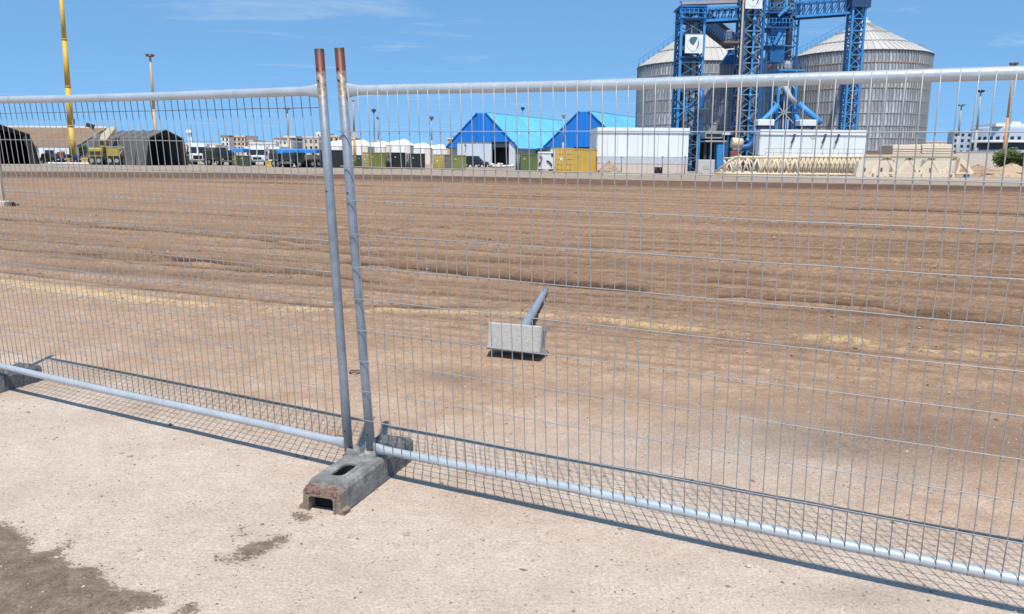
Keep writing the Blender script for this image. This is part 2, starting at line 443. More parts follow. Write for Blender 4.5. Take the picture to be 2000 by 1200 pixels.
def ground_material():
    m = bpy.data.materials.new("soil"); m.use_nodes = True
    n, l = m.node_tree.nodes, m.node_tree.links
    b = n['Principled BSDF']; b.inputs['Roughness'].default_value = 0.95; b.inputs['Specular IOR Level'].default_value = 0.12
    tc = n.new("ShaderNodeTexCoord"); co = tc.outputs['Object']
    def noise(scale, det=6, rough=0.6, vec=None, dist=0.0):
        k = n.new("ShaderNodeTexNoise"); k.inputs['Scale'].default_value = scale; k.inputs['Detail'].default_value = det
        k.inputs['Roughness'].default_value = rough; k.inputs['Distortion'].default_value = dist
        l.new(vec or co, k.inputs['Vector']); return k.outputs['Fac']
    def rng(x, a, c, lo=0.0, hi=1.0):
        k = n.new("ShaderNodeMapRange"); k.inputs[1].default_value = a; k.inputs[2].default_value = c
        k.inputs[3].default_value = lo; k.inputs[4].default_value = hi; l.new(x, k.inputs[0]); return k.outputs[0]
    def math_(op, x, y):
        k = n.new("ShaderNodeMath"); k.operation = op
        for i, t in enumerate((x, y)):
            if isinstance(t, (int, float)): k.inputs[i].default_value = t
            else: l.new(t, k.inputs[i])
        return k.outputs[0]
    def mix(f, a, c):
        k = n.new("ShaderNodeMix"); k.data_type = 'RGBA'
        for i, t in ((0, f), (6, a), (7, c)):
            if isinstance(t, tuple): k.inputs[i].default_value = (*t, 1)
            elif isinstance(t, (int, float)): k.inputs[i].default_value = t
            else: l.new(t, k.inputs[i])
        return k.outputs[2]
    def attr(nm):
        a = n.new("ShaderNodeAttribute"); a.attribute_name = nm
        s = n.new("ShaderNodeSeparateXYZ"); l.new(a.outputs['Vector'], s.inputs[0]); return s.outputs
    pale, stain, yel = attr('soil_a'); dark, yard, field = attr('soil_b')
    mq = n.new("ShaderNodeMapping"); mq.inputs['Rotation'].default_value = (0, 0, 0.39)
    mp = n.new("ShaderNodeMapping"); mp.inputs['Scale'].default_value = (0.14, 1.7, 1)
    l.new(co, mq.inputs[0]); l.new(mq.outputs[0], mp.inputs[0])
    streak = noise(1.0, 8, 0.62, mp.outputs[0])
    coarse = noise(1.6, 8, 0.65); mid = noise(14, 6, 0.65); fine = noise(70, 4, 0.7); grit = noise(230, 3, 0.7)
    brown = mix(rng(streak, 0.3, 0.72), (0.262, 0.148, 0.084), (0.435, 0.272, 0.166))
    brown = mix(rng(coarse, 0.35, 0.75, 0, 0.5), brown, (0.35, 0.235, 0.15))
    palec = mix(rng(coarse, 0.3, 0.7), (0.40, 0.265, 0.172), (0.49, 0.340, 0.230))
    c = mix(rng(pale, 0.0, 0.72), brown, palec)
    nearc = mix(rng(coarse, 0.3, 0.7), (0.485, 0.383, 0.300), (0.585, 0.472, 0.380))
    c = mix(rng(math_('ADD', pale, math_('MULTIPLY', math_('SUBTRACT', coarse, 0.5), 0.35)), 0.62, 0.98), c, nearc)
    yardc = mix(rng(coarse, 0.3, 0.7), (0.31, 0.235, 0.175), (0.40, 0.315, 0.24))
    c = mix(yard, c, yardc)
    # churned darker soil, broken up by noise
    dk = math_('MULTIPLY', math_('MINIMUM', dark, 1.25), rng(math_('ADD', math_('MULTIPLY', mid, 0.6), math_('MULTIPLY', coarse, 0.4)), 0.36, 0.56, 0.45, 1.0))
    c = mix(math_('MINIMUM', dk, 0.92), c, (0.072, 0.044, 0.028))
    # spilled pale yellow sand
    yv = math_('ADD', yel, math_('MULTIPLY', math_('SUBTRACT', math_('ADD', math_('MULTIPLY', mid, 0.5), math_('MULTIPLY', coarse, 0.5)), 0.5), 3.2))
    c = mix(rng(yv, 0.14, 0.8, 0, 0.55), c, (0.60, 0.415, 0.205))
    # dark spill
    sv = math_('ADD', stain, math_('MULTIPLY', math_('SUBTRACT', math_('ADD', math_('MULTIPLY', mid, 0.5), math_('MULTIPLY', fine, 0.5)), 0.5), 0.34))
    sc_ = mix(rng(mid, 0.35, 0.65), (0.135, 0.095, 0.066), (0.235, 0.173, 0.125))
    c = mix(rng(sv, -0.004, 0.014, 0, 0.92), c, sc_)
    vm0 = n.new("ShaderNodeVectorMath"); vm0.operation = 'SCALE'; l.new(c, vm0.inputs[0])
    l.new(math_('ADD', 1.0, math_('MULTIPLY', math_('ADD', math_('MULTIPLY', math_('SUBTRACT', noise(5.0, 7, 0.72, mq.outputs[0]), 0.5), 1.1), math_('MULTIPLY', math_('SUBTRACT', mid, 0.5), 1.2)), rng(pale, 0.3, 1.0, 1.0, 0.28))), vm0.inputs['Scale'])
    c = vm0.outputs[0]
    # grain, small dark and light stones
    g = math_('ADD', math_('MULTIPLY', fine, 0.55), math_('MULTIPLY', grit, 0.45))
    vm = n.new("ShaderNodeVectorMath"); vm.operation = 'SCALE'; l.new(c, vm.inputs[0]); l.new(rng(g, 0.28, 0.72, 0.50, 1.50), vm.inputs['Scale'])
    c = vm.outputs[0]
    vo = n.new("ShaderNodeTexVoronoi"); vo.inputs['Scale'].default_value = 34; l.new(co, vo.inputs['Vector'])
    spot = math_('MULTIPLY', rng(vo.outputs['Distance'], 0.10, 0.17, 1, 0), rng(noise(5, 3), 0.5, 0.62))
    c = mix(math_('MULTIPLY', spot, 0.6), c, (0.12, 0.085, 0.065))
    vo2 = n.new("ShaderNodeTexVoronoi"); vo2.inputs['Scale'].default_value = 75; l.new(co, vo2.inputs['Vector'])
    spot2 = math_('MULTIPLY', rng(vo2.outputs['Distance'], 0.12, 0.2, 1, 0), rng(noise(9, 3), 0.48, 0.6))
    c = mix(math_('MULTIPLY', spot2, 0.35), c, (0.6, 0.5, 0.4))
    l.new(c, b.inputs['Base Color'])
    hgt = math_('ADD', math_('MULTIPLY', mid, 0.5), math_('ADD', math_('MULTIPLY', fine, 0.30), math_('MULTIPLY', grit, 0.12)))
    hgt = math_('ADD', hgt, math_('MULTIPLY', spot, 0.12))
    clod = noise(6.5, 5, 0.75); hgt = math_('ADD', hgt, math_('MULTIPLY', math_('ADD', math_('MULTIPLY', coarse, 1.2), math_('MULTIPLY', clod, 2.2)), math_('ADD', math_('MULTIPLY', field, 0.95), 0.05)))
    bp = n.new("ShaderNodeBump"); bp.inputs['Distance'].default_value = 0.03
    l.new(rng(field, 0, 1, 0.75, 1.0), bp.inputs['Strength'])
    l.new(hgt, bp.inputs['Height']); l.new(bp.outputs[0], b.inputs['Normal'])
    return m
g_me = build_ground()
g_me.materials.append(ground_material())
tag(link("ground", g_me), "wide brown earth yard with wheel tracks and a pale strip by the fence", None, None, 'structure')

def gz(x, y):                                  # ground height by the nearest grid vertex
    if y < 0.9 or y > 95: return 0.0
    i = int(np.searchsorted(GY[:, 0], y)); j = int(np.searchsorted(GX[i], x)); j = min(max(j, 0), GX.shape[1] - 1)
    return float(GZ[i, j])

def gravel():
    mb_v, mb_f = [], []
    base = [(0, 0, 1), (1, 0, 0), (0, 1, 0), (-1, 0, 0), (0, -1, 0), (0, 0, -1)]
    fc = [(0, 1, 2), (0, 2, 3), (0, 3, 4), (0, 4, 1), (5, 2, 1), (5, 3, 2), (5, 4, 3), (5, 1, 4)]
    for k in range(15000):
        y = 1.6 * math.exp(rnd.random() * math.log(26 / 1.6)); x = (rnd.random() * 2 - 1) * (0.72 * y + 0.8)
        r = 0.0016 + 0.0034 * rnd.random() ** 3 + 0.0006 * y * rnd.random()
        if rnd.random() < 0.03: r *= 2.3
        a = rnd.random() * 6.28; sx, sy, sz = r * (0.7 + rnd.random()), r * (0.7 + 0.6 * rnd.random()), r * (0.4 + 0.5 * rnd.random())
        z0 = gz(x, y) + sz * 0.35; o = len(mb_v)
        for p in base:
            j = [q + (rnd.random() - 0.5) * 0.35 for q in p]
            mb_v.append((x + sx * j[0] * math.cos(a) - sy * j[1] * math.sin(a), y + sx * j[0] * math.sin(a) + sy * j[1] * math.cos(a), z0 + sz * j[2]))
        mb_f += [tuple(i + o for i in f) for f in fc]
    def chip(x, y, r, flat):
        a = rnd.random() * 6.28; sx, sy, sz = r * (0.7 + rnd.random()), r * (0.7 + 0.6 * rnd.random()), r * flat * (0.6 + 0.7 * rnd.random())
        z0 = gz(x, y) + sz * 0.3; o = len(mb_v)
        for p in base:
            j = [q + (rnd.random() - 0.5) * 0.45 for q in p]
            mb_v.append((x + sx * j[0] * math.cos(a) - sy * j[1] * math.sin(a), y + sx * j[0] * math.sin(a) + sy * j[1] * math.cos(a), z0 + sz * j[2]))
        mb_f.extend([tuple(i + o for i in f) for f in fc])
    for k in range(9000):                        # clods in the ploughed up part
        y = 6.5 * math.exp(rnd.random() * math.log(40 / 6.5)); x = (rnd.random() * 2 - 1) * (0.72 * y + 0.8)
        if mnoise.noise(Vector((x * 0.25, y * 0.9, 0))) < -0.1: continue
        chip(x, y, (0.003 + 0.008 * rnd.random() ** 3) * (1 + y * 0.045), 0.6)
    split = len(mb_f)
    polys = [gp(q) for q in STAIN]               # crumbs of the dark spilled earth
    for k in range(5200):
        x, y = rnd.uniform(-2.6, -0.7), rnd.uniform(2.45, 3.5)
        sd = max(float(poly_sd(np.array([x]), np.array([y]), q)[0]) for q in polys)
        if sd > -0.02 * rnd.random() or (sd > -0.12 and rnd.random() < 0.06): chip(x, y, 0.0016 + 0.0042 * rnd.random() ** 3, 0.7)
    me = bpy.data.meshes.new("gravel"); me.from_pydata(mb_v, [], mb_f)
    m = bpy.data.materials.new("stone_chips"); m.use_nodes = True
    n, l = m.node_tree.nodes, m.node_tree.links
    ge = n.new("ShaderNodeNewGeometry"); cr = n.new("ShaderNodeValToRGB")
    cr.color_ramp.elements[0].color = (0.16, 0.11, 0.08, 1); cr.color_ramp.elements[1].color = (0.55, 0.45, 0.35, 1)
    e = cr.color_ramp.elements.new(0.35); e.color = (0.27, 0.19, 0.13, 1)
    l.new(ge.outputs['Random Per Island'], cr.inputs[0]); l.new(cr.outputs[0], n['Principled BSDF'].inputs['Base Color'])
    n['Principled BSDF'].inputs['Roughness'].default_value = 0.9
    me.materials.append(m)
    m2 = M('dark_crumb', (0.17, 0.122, 0.086), rough=0.95, var=0.4, scale=30); me.materials.append(m2)
    m3 = M('clod_soil', (0.27, 0.172, 0.106), rough=0.95, var=0.35, scale=8); me.materials.append(m3)
    mi = np.zeros(len(mb_f), np.int32); mi[15000 * 8:split] = 2; mi[split:] = 1
    me.polygons.foreach_set('material_index', mi)
    tag(link("gravel", me), "loose small stones scattered over the yard", None, None, 'stuff')
gravel()

# ------------------------------------------------------------------ mesh fence panels in the foreground
GALV = M('galvanised_pipe', (0.42, 0.45, 0.48), rough=0.42, metal=0.55, var=0.12, scale=9, stain=(0.30, 0.33, 0.36), stain_at=0.58, stain_scale=16, bump=0.06, bscale=60, stretch=(1, 1, 0.4))
RAILM = M('galvanised_rail', (0.45, 0.485, 0.505), rough=0.36, metal=0.25, var=0.14, scale=7, stain=(0.40, 0.41, 0.41), stain_at=0.60, stain_scale=12, bump=0.12, bscale=25)
WIRE = M('galvanised_wire', (0.34, 0.335, 0.325), rough=0.5, metal=0.2, var=0.1, scale=20)
def post_material():
    # zinc grey with worn red paint on the top 12 cm and rust at both ends (its own paint, along the post)
    m = bpy.data.materials.new("painted_post"); m.use_nodes = True
    n, l = m.node_tree.nodes, m.node_tree.links
    b = n['Principled BSDF']; b.inputs['Roughness'].default_value = 0.5; b.inputs['Metallic'].default_value = 0.25
    tc = n.new("ShaderNodeTexCoord"); sp = n.new("ShaderNodeSeparateXYZ"); l.new(tc.outputs['Object'], sp.inputs[0])
    def noise(s, d=6):
        k = n.new("ShaderNodeTexNoise"); k.inputs['Scale'].default_value = s; k.inputs['Detail'].default_value = d; k.inputs['Roughness'].default_value = 0.7
        l.new(tc.outputs['Object'], k.inputs['Vector']); return k.outputs['Fac']
    def rng(x, a, c, lo=0, hi=1):
        k = n.new("ShaderNodeMapRange"); k.inputs[1].default_value = a; k.inputs[2].default_value = c; k.inputs[3].default_value = lo; k.inputs[4].default_value = hi
        l.new(x, k.inputs[0]); return k.outputs[0]
    def mth(op, x, y):
        k = n.new("ShaderNodeMath"); k.operation = op
        for i, t in enumerate((x, y)):
            if isinstance(t, (int, float)): k.inputs[i].default_value = t
            else: l.new(t, k.inputs[i])
        return k.outputs[0]
    def mix(f, a, c):
        k = n.new("ShaderNodeMix"); k.data_type = 'RGBA'; l.new(f, k.inputs[0])
        for i, t in ((6, a), (7, c)):
            if isinstance(t, tuple): k.inputs[i].default_value = (*t, 1)
            else: l.new(t, k.inputs[i])
        return k.outputs[2]
    c = mix(rng(noise(14), 0.35, 0.7), (0.27, 0.305, 0.34), (0.17, 0.20, 0.235))
    jag = mth('ADD', sp.outputs[2], mth('MULTIPLY', mth('SUBTRACT', noise(32), 0.5), 0.14))
    worn = mix(rng(noise(45), 0.4, 0.6), (0.31, 0.28, 0.235), (0.17, 0.115, 0.08))
    c = mix(rng(jag, 1.71, 1.78), c, worn)
    c = mix(rng(jag, 1.862, 1.872), c, (0.135, 0.042, 0.032))
    c = mix(rng(mth('ADD', sp.outputs[2], mth('MULTIPLY', noise(60), 0.06)), 1.972, 1.98), c, (0.08, 0.04, 0.025))
    rust = mth('MULTIPLY', rng(noise(55), 0.60, 0.66), rng(jag, 1.6, 1.8))
    c = mix(rust, c, (0.12, 0.05, 0.025))
    c = mix(rng(jag, 0.105, 0.075), c, (0.20, 0.095, 0.05))
    l.new(c, b.inputs['Base Color']); return m
POSTM = post_material()

def fence_panel(label, base_w, U, Dn, n_wires, first_gap, n_h, i0, nh_over, sgn, stop):
    """base_w: foot of the inner post; U along the panel; Dn down its face. The panel leans a little."""
    U = Vector(U).normalized(); Zv = -Vector(Dn); Zv = (Zv - U * Zv.dot(U)).normalized()
    Xv = U * sgn; Yv = Zv.cross(Xv)
    root = thing('mesh_fence_panel', label, 'fence panel', group='mesh fence panels standing in plastic feet')
    mw = Matrix((Xv, Yv, Zv)).transposed().to_4x4(); mw.translation = Vector(base_w)
    root.matrix_world = mw
    s = sgn                                    # local +x always points right in the picture; the panel runs to s*x
    zb, H, R0 = 0.115, 1.6725, 0.021
    zt = zb + H
    front = 1 if Yv.y < 0 else -1              # local y sign of the camera side
    LEN = n_wires * 0.05 + 0.06
    rings = [[(r * math.cos(2 * PI * k / 16), r * math.sin(2 * PI * k / 16), z) for k in range(16)] for r, z in ((R0, 0.0), (R0, 0.4), (R0, 1.2), (R0, 1.964), (R0 - 0.003, 1.964), (R0 - 0.003, 1.90))]
    pm = MB().loft(rings, smooth=True).mesh('post', POSTM); fix_normals(pm)
    for xx in (0, s * LEN): link('post', pm, root, (xx, 0, 0))
    # rails with pinched ends
    def rail(zc):
        rg = []
        for xx, ry, rz in ((0.018, 0.009, 0.030), (0.035, 0.010, 0.0295), (0.075, 0.0185, 0.023), (0.10, 0.0205, 0.0205), (LEN * 0.3, .0205, .0205), (LEN * 0.55, .0205, .0205), (LEN * 0.8, .0205, .0205), (LEN - 0.10, 0.0205, 0.0205), (LEN - 0.075, 0.0185, 0.023), (LEN - 0.035, 0.010, 0.0295), (LEN - 0.018, 0.009, 0.03)):
            sag = 0.004 * math.sin(xx * 2.3 + zc) * (1 if 0.2 < xx < LEN - 0.2 else 0.2)
            rg.append([(s * xx, ry * math.cos(2 * PI * k / 16), zc + sag + rz * math.sin(2 * PI * k / 16)) for k in range(16)])
        return MB().loft(rg, smooth=True)
    for zc in (zb, zt): rail(zc).build('rail', RAILM, root)
    # wires: on the camera side of the rails for the right panel, behind them for the left one
    yw = front * nh_over * (R0 + 0.002)
    vm = []
    for v in range(5):
        rr = random.Random(v); pts = []
        for q in range(9):
            z = zb - 0.016 + (H + 0.032) * q / 8
            j = 0.0034 if 0 < q < 8 else 0
            pts.append(((rr.random() - 0.5) * 2 * j, yw * (1.0 if 0 < q < 8 else 0.78) + (rr.random() - 0.5) * j, z))
        me = MB().path(pts, 0.0021, 6).mesh('vertical_wire', WIRE); vm.append(me)
    for i in range(n_wires):
        link('vertical_wire', vm[rnd.randrange(5)], root, (s * (0.05 * i + i0), 0, 0), (0, rnd.uniform(-0.0018, 0.0018), 0))
    for k in range(n_h):
        z = zt - first_gap - 0.15 * k
        x0 = -0.024 if nh_over > 0 else 0.0
        pts = []
        for q in range(15):
            xx = x0 + (LEN - 2 * x0) * q / 14 if nh_over > 0 else LEN * q / 14
            j = 0.0016
            pts.append((s * xx, yw + front * nh_over * 0.0036, z + (rnd.random() - 0.5) * 2 * j))
        if nh_over > 0: pts = [(s * x0, 0, z)] + pts + [(s * (LEN - x0), 0, z)]
        MB().path(pts, 0.0020, 6).build('horizontal_wire', WIRE, root)
    # small drain holes and weld dimples on the posts
    dk = M('hole_dark', (0.02, 0.02, 0.02), rough=0.9)
    hm = MB().tube((0, front * 0.0200, 0), (0, front * 0.0222, 0), 0.0042, 8).mesh('bolt_hole', dk)
    for zz in (0.19, 1.35, 1.88, 1.83): link('bolt_hole', hm, root, (0, 0, zz))
    return root
# right panel and left panel (measured from the wire grid: 50 x 150 mm mesh)
UR = (0.898417, -0.439080, -0.007432); DR = (0.034069, 0.086570, -0.995663)
bR = Vector((-0.67961, 3.76744, 0.16178)) + Vector(DR) * 0.115
fence_panel('galvanised mesh fence panel in front of the silos, right of the paired posts', bR, UR, DR, 70, 0.17, 10, 0.0425, 1, 1, None)
UL = Vector((-0.882256, 0.470710, 0.007527)); DL = Vector((0.0721 * math.sin(0.4901), 0.0721 * math.cos(0.4901), -1)); DL = (DL - UL * DL.dot(UL)).normalized()
bL = Vector((-0.8813, 3.7189, 1.8319)) - UL * 0.045 + DL * (1.6725 + 0.115)
fence_panel('galvanised mesh fence panel on the left running away towards the dark tents', bL, UL, DL, 61, 0.0725, 11, 0.045, -1, -1, None)

# ------------------------------------------------------------------ recycled plastic feet
FOOT = M('weathered_plastic', (0.185, 0.178, 0.168), rough=0.85, var=0.4, scale=11, stain=(0.34, 0.315, 0.28), stain_at=0.55, stain_scale=9, bump=0.28, bscale=60)
FOOTD = M('dark_plastic', (0.12, 0.118, 0.116), rough=0.75, var=0.3, scale=12, stain=(0.2, 0.18, 0.16), stain_at=0.6, stain_scale=14, bump=0.4, bscale=60)
FOOTR = M('rusty_foot_end', (0.24, 0.185, 0.14), rough=0.85, var=0.25, scale=18, stain=(0.15, 0.07, 0.05), stain_at=0.60, stain_scale=14, bump=0.4, bscale=70)
REDP = M('worn_red_paint', (0.19, 0.06, 0.045), rough=0.8, var=0.3, scale=25, stain=(0.26, 0.20, 0.155), stain_at=0.50, stain_scale=30)
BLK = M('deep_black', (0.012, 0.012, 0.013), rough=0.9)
def fence_foot(label, near, axis, group):
    ax = Vector((axis[0], axis[1], 0)).normalized()
    root = thing('fence_foot', label, 'fence foot', (near[0], near[1], gz(near[0], near[1]) - 0.004), math.atan2(-ax.x, ax.y), group)
    W = 0.102
    # front end: an arch with two flared legs round a dark slot
    arch = [(-W - 0.012, 0), (-W + 0.036, 0), (-W + 0.036, 0.012), (-0.062, 0.02), (-0.062, 0.066), (-0.052, 0.076), (0.052, 0.076), (0.062, 0.066), (0.062, 0.02), (W - 0.036, 0.012), (W - 0.036, 0), (W + 0.012, 0), (W + 0.014, 0.022), (W - 0.006, 0.03), (W - 0.010, 0.098), (W - 0.024, 0.112), (-W + 0.024, 0.112), (-W + 0.010, 0.098), (-W + 0.006, 0.03), (-W - 0.014, 0.022)]
    MB().prism(arch, 0.0, 0.05).build('end_arch', FOOTR, root)
    rim = [(-0.070, 0.004), (-0.070, 0.070), (-0.056, 0.084), (0.056, 0.084), (0.070, 0.070), (0.070, 0.004), (0.0615, 0.004), (0.0615, 0.066), (0.052, 0.0755), (-0.052, 0.0755), (-0.0615, 0.066), (-0.0615, 0.004)]
    MB().prism(rim, -0.008, 0.001).build('arch_rim', FOOTR, root)
    rm = MB()
    rm.box(-0.080, -0.006, -0.0045, 0.003, 0.0862, 0.104).box(0.010, 0.078, -0.0045, 0.003, 0.0862, 0.102)
    rm.box(-0.082, 0.07, 0.004, 0.034, 0.1105, 0.1145)
    rm.build('red_paint', REDP, root)
    MB().box(-0.061, 0.061, 0.047, 0.054, 0.004, 0.075).build('slot_shade_back', BLK, root)  # black sheet stands in for the shade behind the arch
    # main block: lofted with a raised rim round an oblong hole in its top
    y0, y1 = 0.05, 0.40
    cy, hl = (y0 + y1) / 2, (y1 - y0) / 2
    rings = [rrect(W, hl, 0.008, 0.0, 0, cy), rrect(W - 0.002, hl - 0.002, 0.008, 0.108, 0, cy), rrect(W - 0.012, hl - 0.010, 0.008, 0.125, 0, cy), rrect(W - 0.026, hl - 0.03, 0.018, 0.127, 0, cy),
             rrect(0.060, 0.112, 0.03, 0.1285, 0, 0.20), rrect(0.056, 0.108, 0.03, 0.135, 0, 0.20), rrect(0.040, 0.090, 0.028, 0.135, 0, 0.20), rrect(0.032, 0.080, 0.026, 0.127, 0, 0.20), rrect(0.030, 0.078, 0.025, 0.03, 0, 0.20)]
    MB().loft(rings).build('main_block', FOOT, root)
    MB().loft([rrect(0.0295, 0.0775, 0.0245, 0.119, 0, 0.20), rrect(0.0293, 0.0773, 0.0243, 0.032, 0, 0.20)], cap=False).build('slot_shade_liner', BLK, root); MB().box(-0.0285, 0.0285, 0.124, 0.276, 0.031, 0.033).build('hole_shade_bottom', BLK, root)  # black lining and bottom put the shade of the hole into colour
    # sockets for the posts, then the lower ridged tail
    sk = MB()
    for xx in (-0.077, 0.022):
        o = len(sk.v); sk.lathe([(0.040, 0.10), (0.040, 0.125), (0.029, 0.152), (0.0235, 0.152), (0.0235, 0.11)], 16)
        for i in range(o, len(sk.v)): sk.v[i] = (sk.v[i][0] + xx, sk.v[i][1] + 0.418, sk.v[i][2])
    sk.build('post_socket', FOOT, root)
    MB().loft([rrect(W - 0.002, 0.025, 0.01, 0.0, 0, 0.425), rrect(W - 0.006, 0.025, 0.01, 0.115, 0, 0.425), rrect(W - 0.016, 0.02, 0.01, 0.122, 0, 0.425)]).build('middle_saddle', FOOT, root)
    y0, y1 = 0.45, 0.735
    cy, hl = (y0 + y1) / 2, (y1 - y0) / 2
    MB().loft([rrect(W, hl, 0.014, 0.0, 0, cy), rrect(W - 0.003, hl - 0.002, 0.008, 0.102, 0, cy), rrect(W - 0.013, hl - 0.010, 0.008, 0.117, 0, cy)]).build('tail_block', FOOTD, root)
    rg = MB()
    for k in range(3):
        yy = 0.485 + 0.085 * k
        rg.loft([rrect(0.072, 0.026, 0.012, 0.116, 0, yy + 0.02), rrect(0.062, 0.018, 0.01, 0.13, 0, yy + 0.02)])
    rg.build('grip_ridge', FOOTD, root)
    sd = MB()
    for xx in (-1, 1): sd.box(xx * (W - 0.001) - 0.004, xx * (W - 0.001) + 0.004, 0.06, 0.73, 0.0, 0.012)
    sd.build('side_lip', FOOTD, root)
    return root
AX = (0.317, 0.948)
def foot_at(post, off, label):
    ax = Vector((*AX, 0)).normalized(); rt = Vector((ax.y, -ax.x, 0))
    p = Vector((post[0], post[1], 0)) - ax * 0.418 + rt * off
    return fence_foot(label, p, AX, 'plastic feet under the fence posts')
zf = 0.13
pR = Vector(bR) + (-Vector(DR)) * ((zf - bR.z))
foot_at((pR.x, pR.y), -0.022, 'weathered plastic fence foot with a red worn arched end under the paired posts')
eL = bL + UL * (61 * 0.05 + 0.06)
foot_at((eL.x + 0.05, eL.y - 0.05), 0.04, 'dark plastic fence foot cut off by the left edge of the picture')
eR = bR + Vector(UR).normalized() * (70 * 0.05 + 0.06)

# ------------------------------------------------------------------ tipped post with a concrete block
CONC = M('speckled_concrete', (0.41, 0.385, 0.345), rough=0.9, var=0.16, scale=40, stain=(0.36, 0.345, 0.32), stain_at=0.53, stain_scale=26, bump=0.35, bscale=70)
def tipped_post():
    a = G(1014, 640, 0.12); e = G(1068, 563, 0.05)
    a = Vector((0.045, 6.32, 0.115)); 
    root = thing('tipped_post', 'grey pole lying on the earth with a pale concrete block still on its near end', 'post', (a.x, a.y, gz(a.x, a.y)))
    # pole
    pe = G(1066, 565, 0.04) - Vector((a.x, a.y, 0))
    p0 = Vector((0.0, 0.0, 0.14)); p1 = Vector((pe.x, pe.y, 0.03))
    mid = (p0 * 0.45 + p1 * 0.55) + Vector((0.004, 0, 0.004))
    MB().path([p0, p0 * 0.8 + mid * 0.2, mid, mid * 0.3 + p1 * 0.7 , p1], 0.036, 14, rs=[0.040, 0.040, 0.037, 0.034, 0.032]).build('pole', M('grey_blue_pole', (0.33, 0.37, 0.41), rough=0.5, metal=0.3, var=0.12, scale=12), root)
    d = (mid - p0).normalized()
    MB().tube(p0 + d * 0.02, p0 + d * 0.06, 0.052, 14).build('collar', M('pale_collar', (0.5, 0.48, 0.42), rough=0.7), root)
    # block: hangs on the pole, leaning so its foot face looks at the camera
    T = Matrix.Translation((0.0, -0.02, 0.148)) @ Matrix.Rotation(math.radians(-20), 4, 'Z') @ Matrix.Rotation(math.radians(-13), 4, 'X')
    hw, hh = 0.222, 0.108
    # I-shaped body: face plate, web, back plate so the end shows a recess
    def plate(mb, x0, x1, y0, y1, z0, z1, c=0.012):
        rg = [[(x0 + i, y, z0 + i) if k == 0 else (x1 - i, y, z0 + i) if k == 1 else (x1 - i, y, z1 - i) if k == 2 else (x0 + i, y, z1 - i) for k in range(4)] for y, i in ((y0, c), (y0 + c, 0), (y1, 0))]
        mb.loft([[T @ Vector(p) for p in r] for r in rg])
    bm_ = MB(); plate(bm_, -hw, hw, -0.10, -0.045, -hh, hh); bm_.build('face_plate', CONC, root)
    bm_ = MB(); bm_.box(-hw + 0.01, hw - 0.025, -0.045, 0.125, -hh + 0.035, hh - 0.035, T); bm_.build('web', CONC, root)
    bm_ = MB(); bm_.box(-hw, hw, -0.045, 0.13, hh - 0.035, hh - 0.002, T); bm_.box(-hw, hw, -0.045, 0.13, -hh + 0.002, -hh + 0.035, T); bm_.build('flange', CONC, root)
tipped_post()

# ------------------------------------------------------------------ grain silos
SILO_W = M('silo_steel', (0.50, 0.505, 0.51), rough=0.55, metal=0.2, var=0.34, scale=1.6, rand=0.28, stretch=(1.6, 1.6, 0.35), stain=(0.27, 0.27, 0.265), stain_at=0.58, stain_scale=1.2)
SILO_S = M('silo_stiffener', (0.30, 0.305, 0.31), rough=0.6, metal=0.3, var=0.2, scale=1)
SILO_R = M('silo_roof_sheet', (0.52, 0.485, 0.43), rough=0.6, metal=0.1, var=0.12, scale=0.7, rand=0.07, stain=(0.42, 0.38, 0.33), stain_at=0.6, stain_scale=0.9)
SILO_D = M('silo_seam', (0.09, 0.095, 0.10), rough=0.8)
RUST = M('rusty_band', (0.34, 0.155, 0.06), rough=0.85, var=0.4, scale=1.5, stain=(0.20, 0.17, 0.15), stain_at=0.58, stain_scale=0.8)
BLUE = M('blue_steel', (0.016, 0.105, 0.275), rough=0.5, var=0.3, scale=0.8, rand=0.12, stain=(0.06, 0.12, 0.20), stain_at=0.66, stain_scale=1.5)
BLUEL = M('light_blue_steel', (0.045, 0.25, 0.54), rough=0.5, var=0.15, scale=0.8, rand=0.08)
DUCT = M('grey_duct', (0.17, 0.18, 0.19), rough=0.6, metal=0.2, var=0.25, scale=1.2, rand=0.15)
DUCTP = M('pale_duct', (0.40, 0.40, 0.39), rough=0.6, var=0.2, scale=1.0, rand=0.1)
WHITE = M('white_sheet', (0.74, 0.75, 0.75), rough=0.6, var=0.05, scale=0.5, rand=0.03)
CREAM = M('cream_paint', (0.70, 0.57, 0.39), rough=0.7, var=0.12, scale=1.2, rand=0.1)

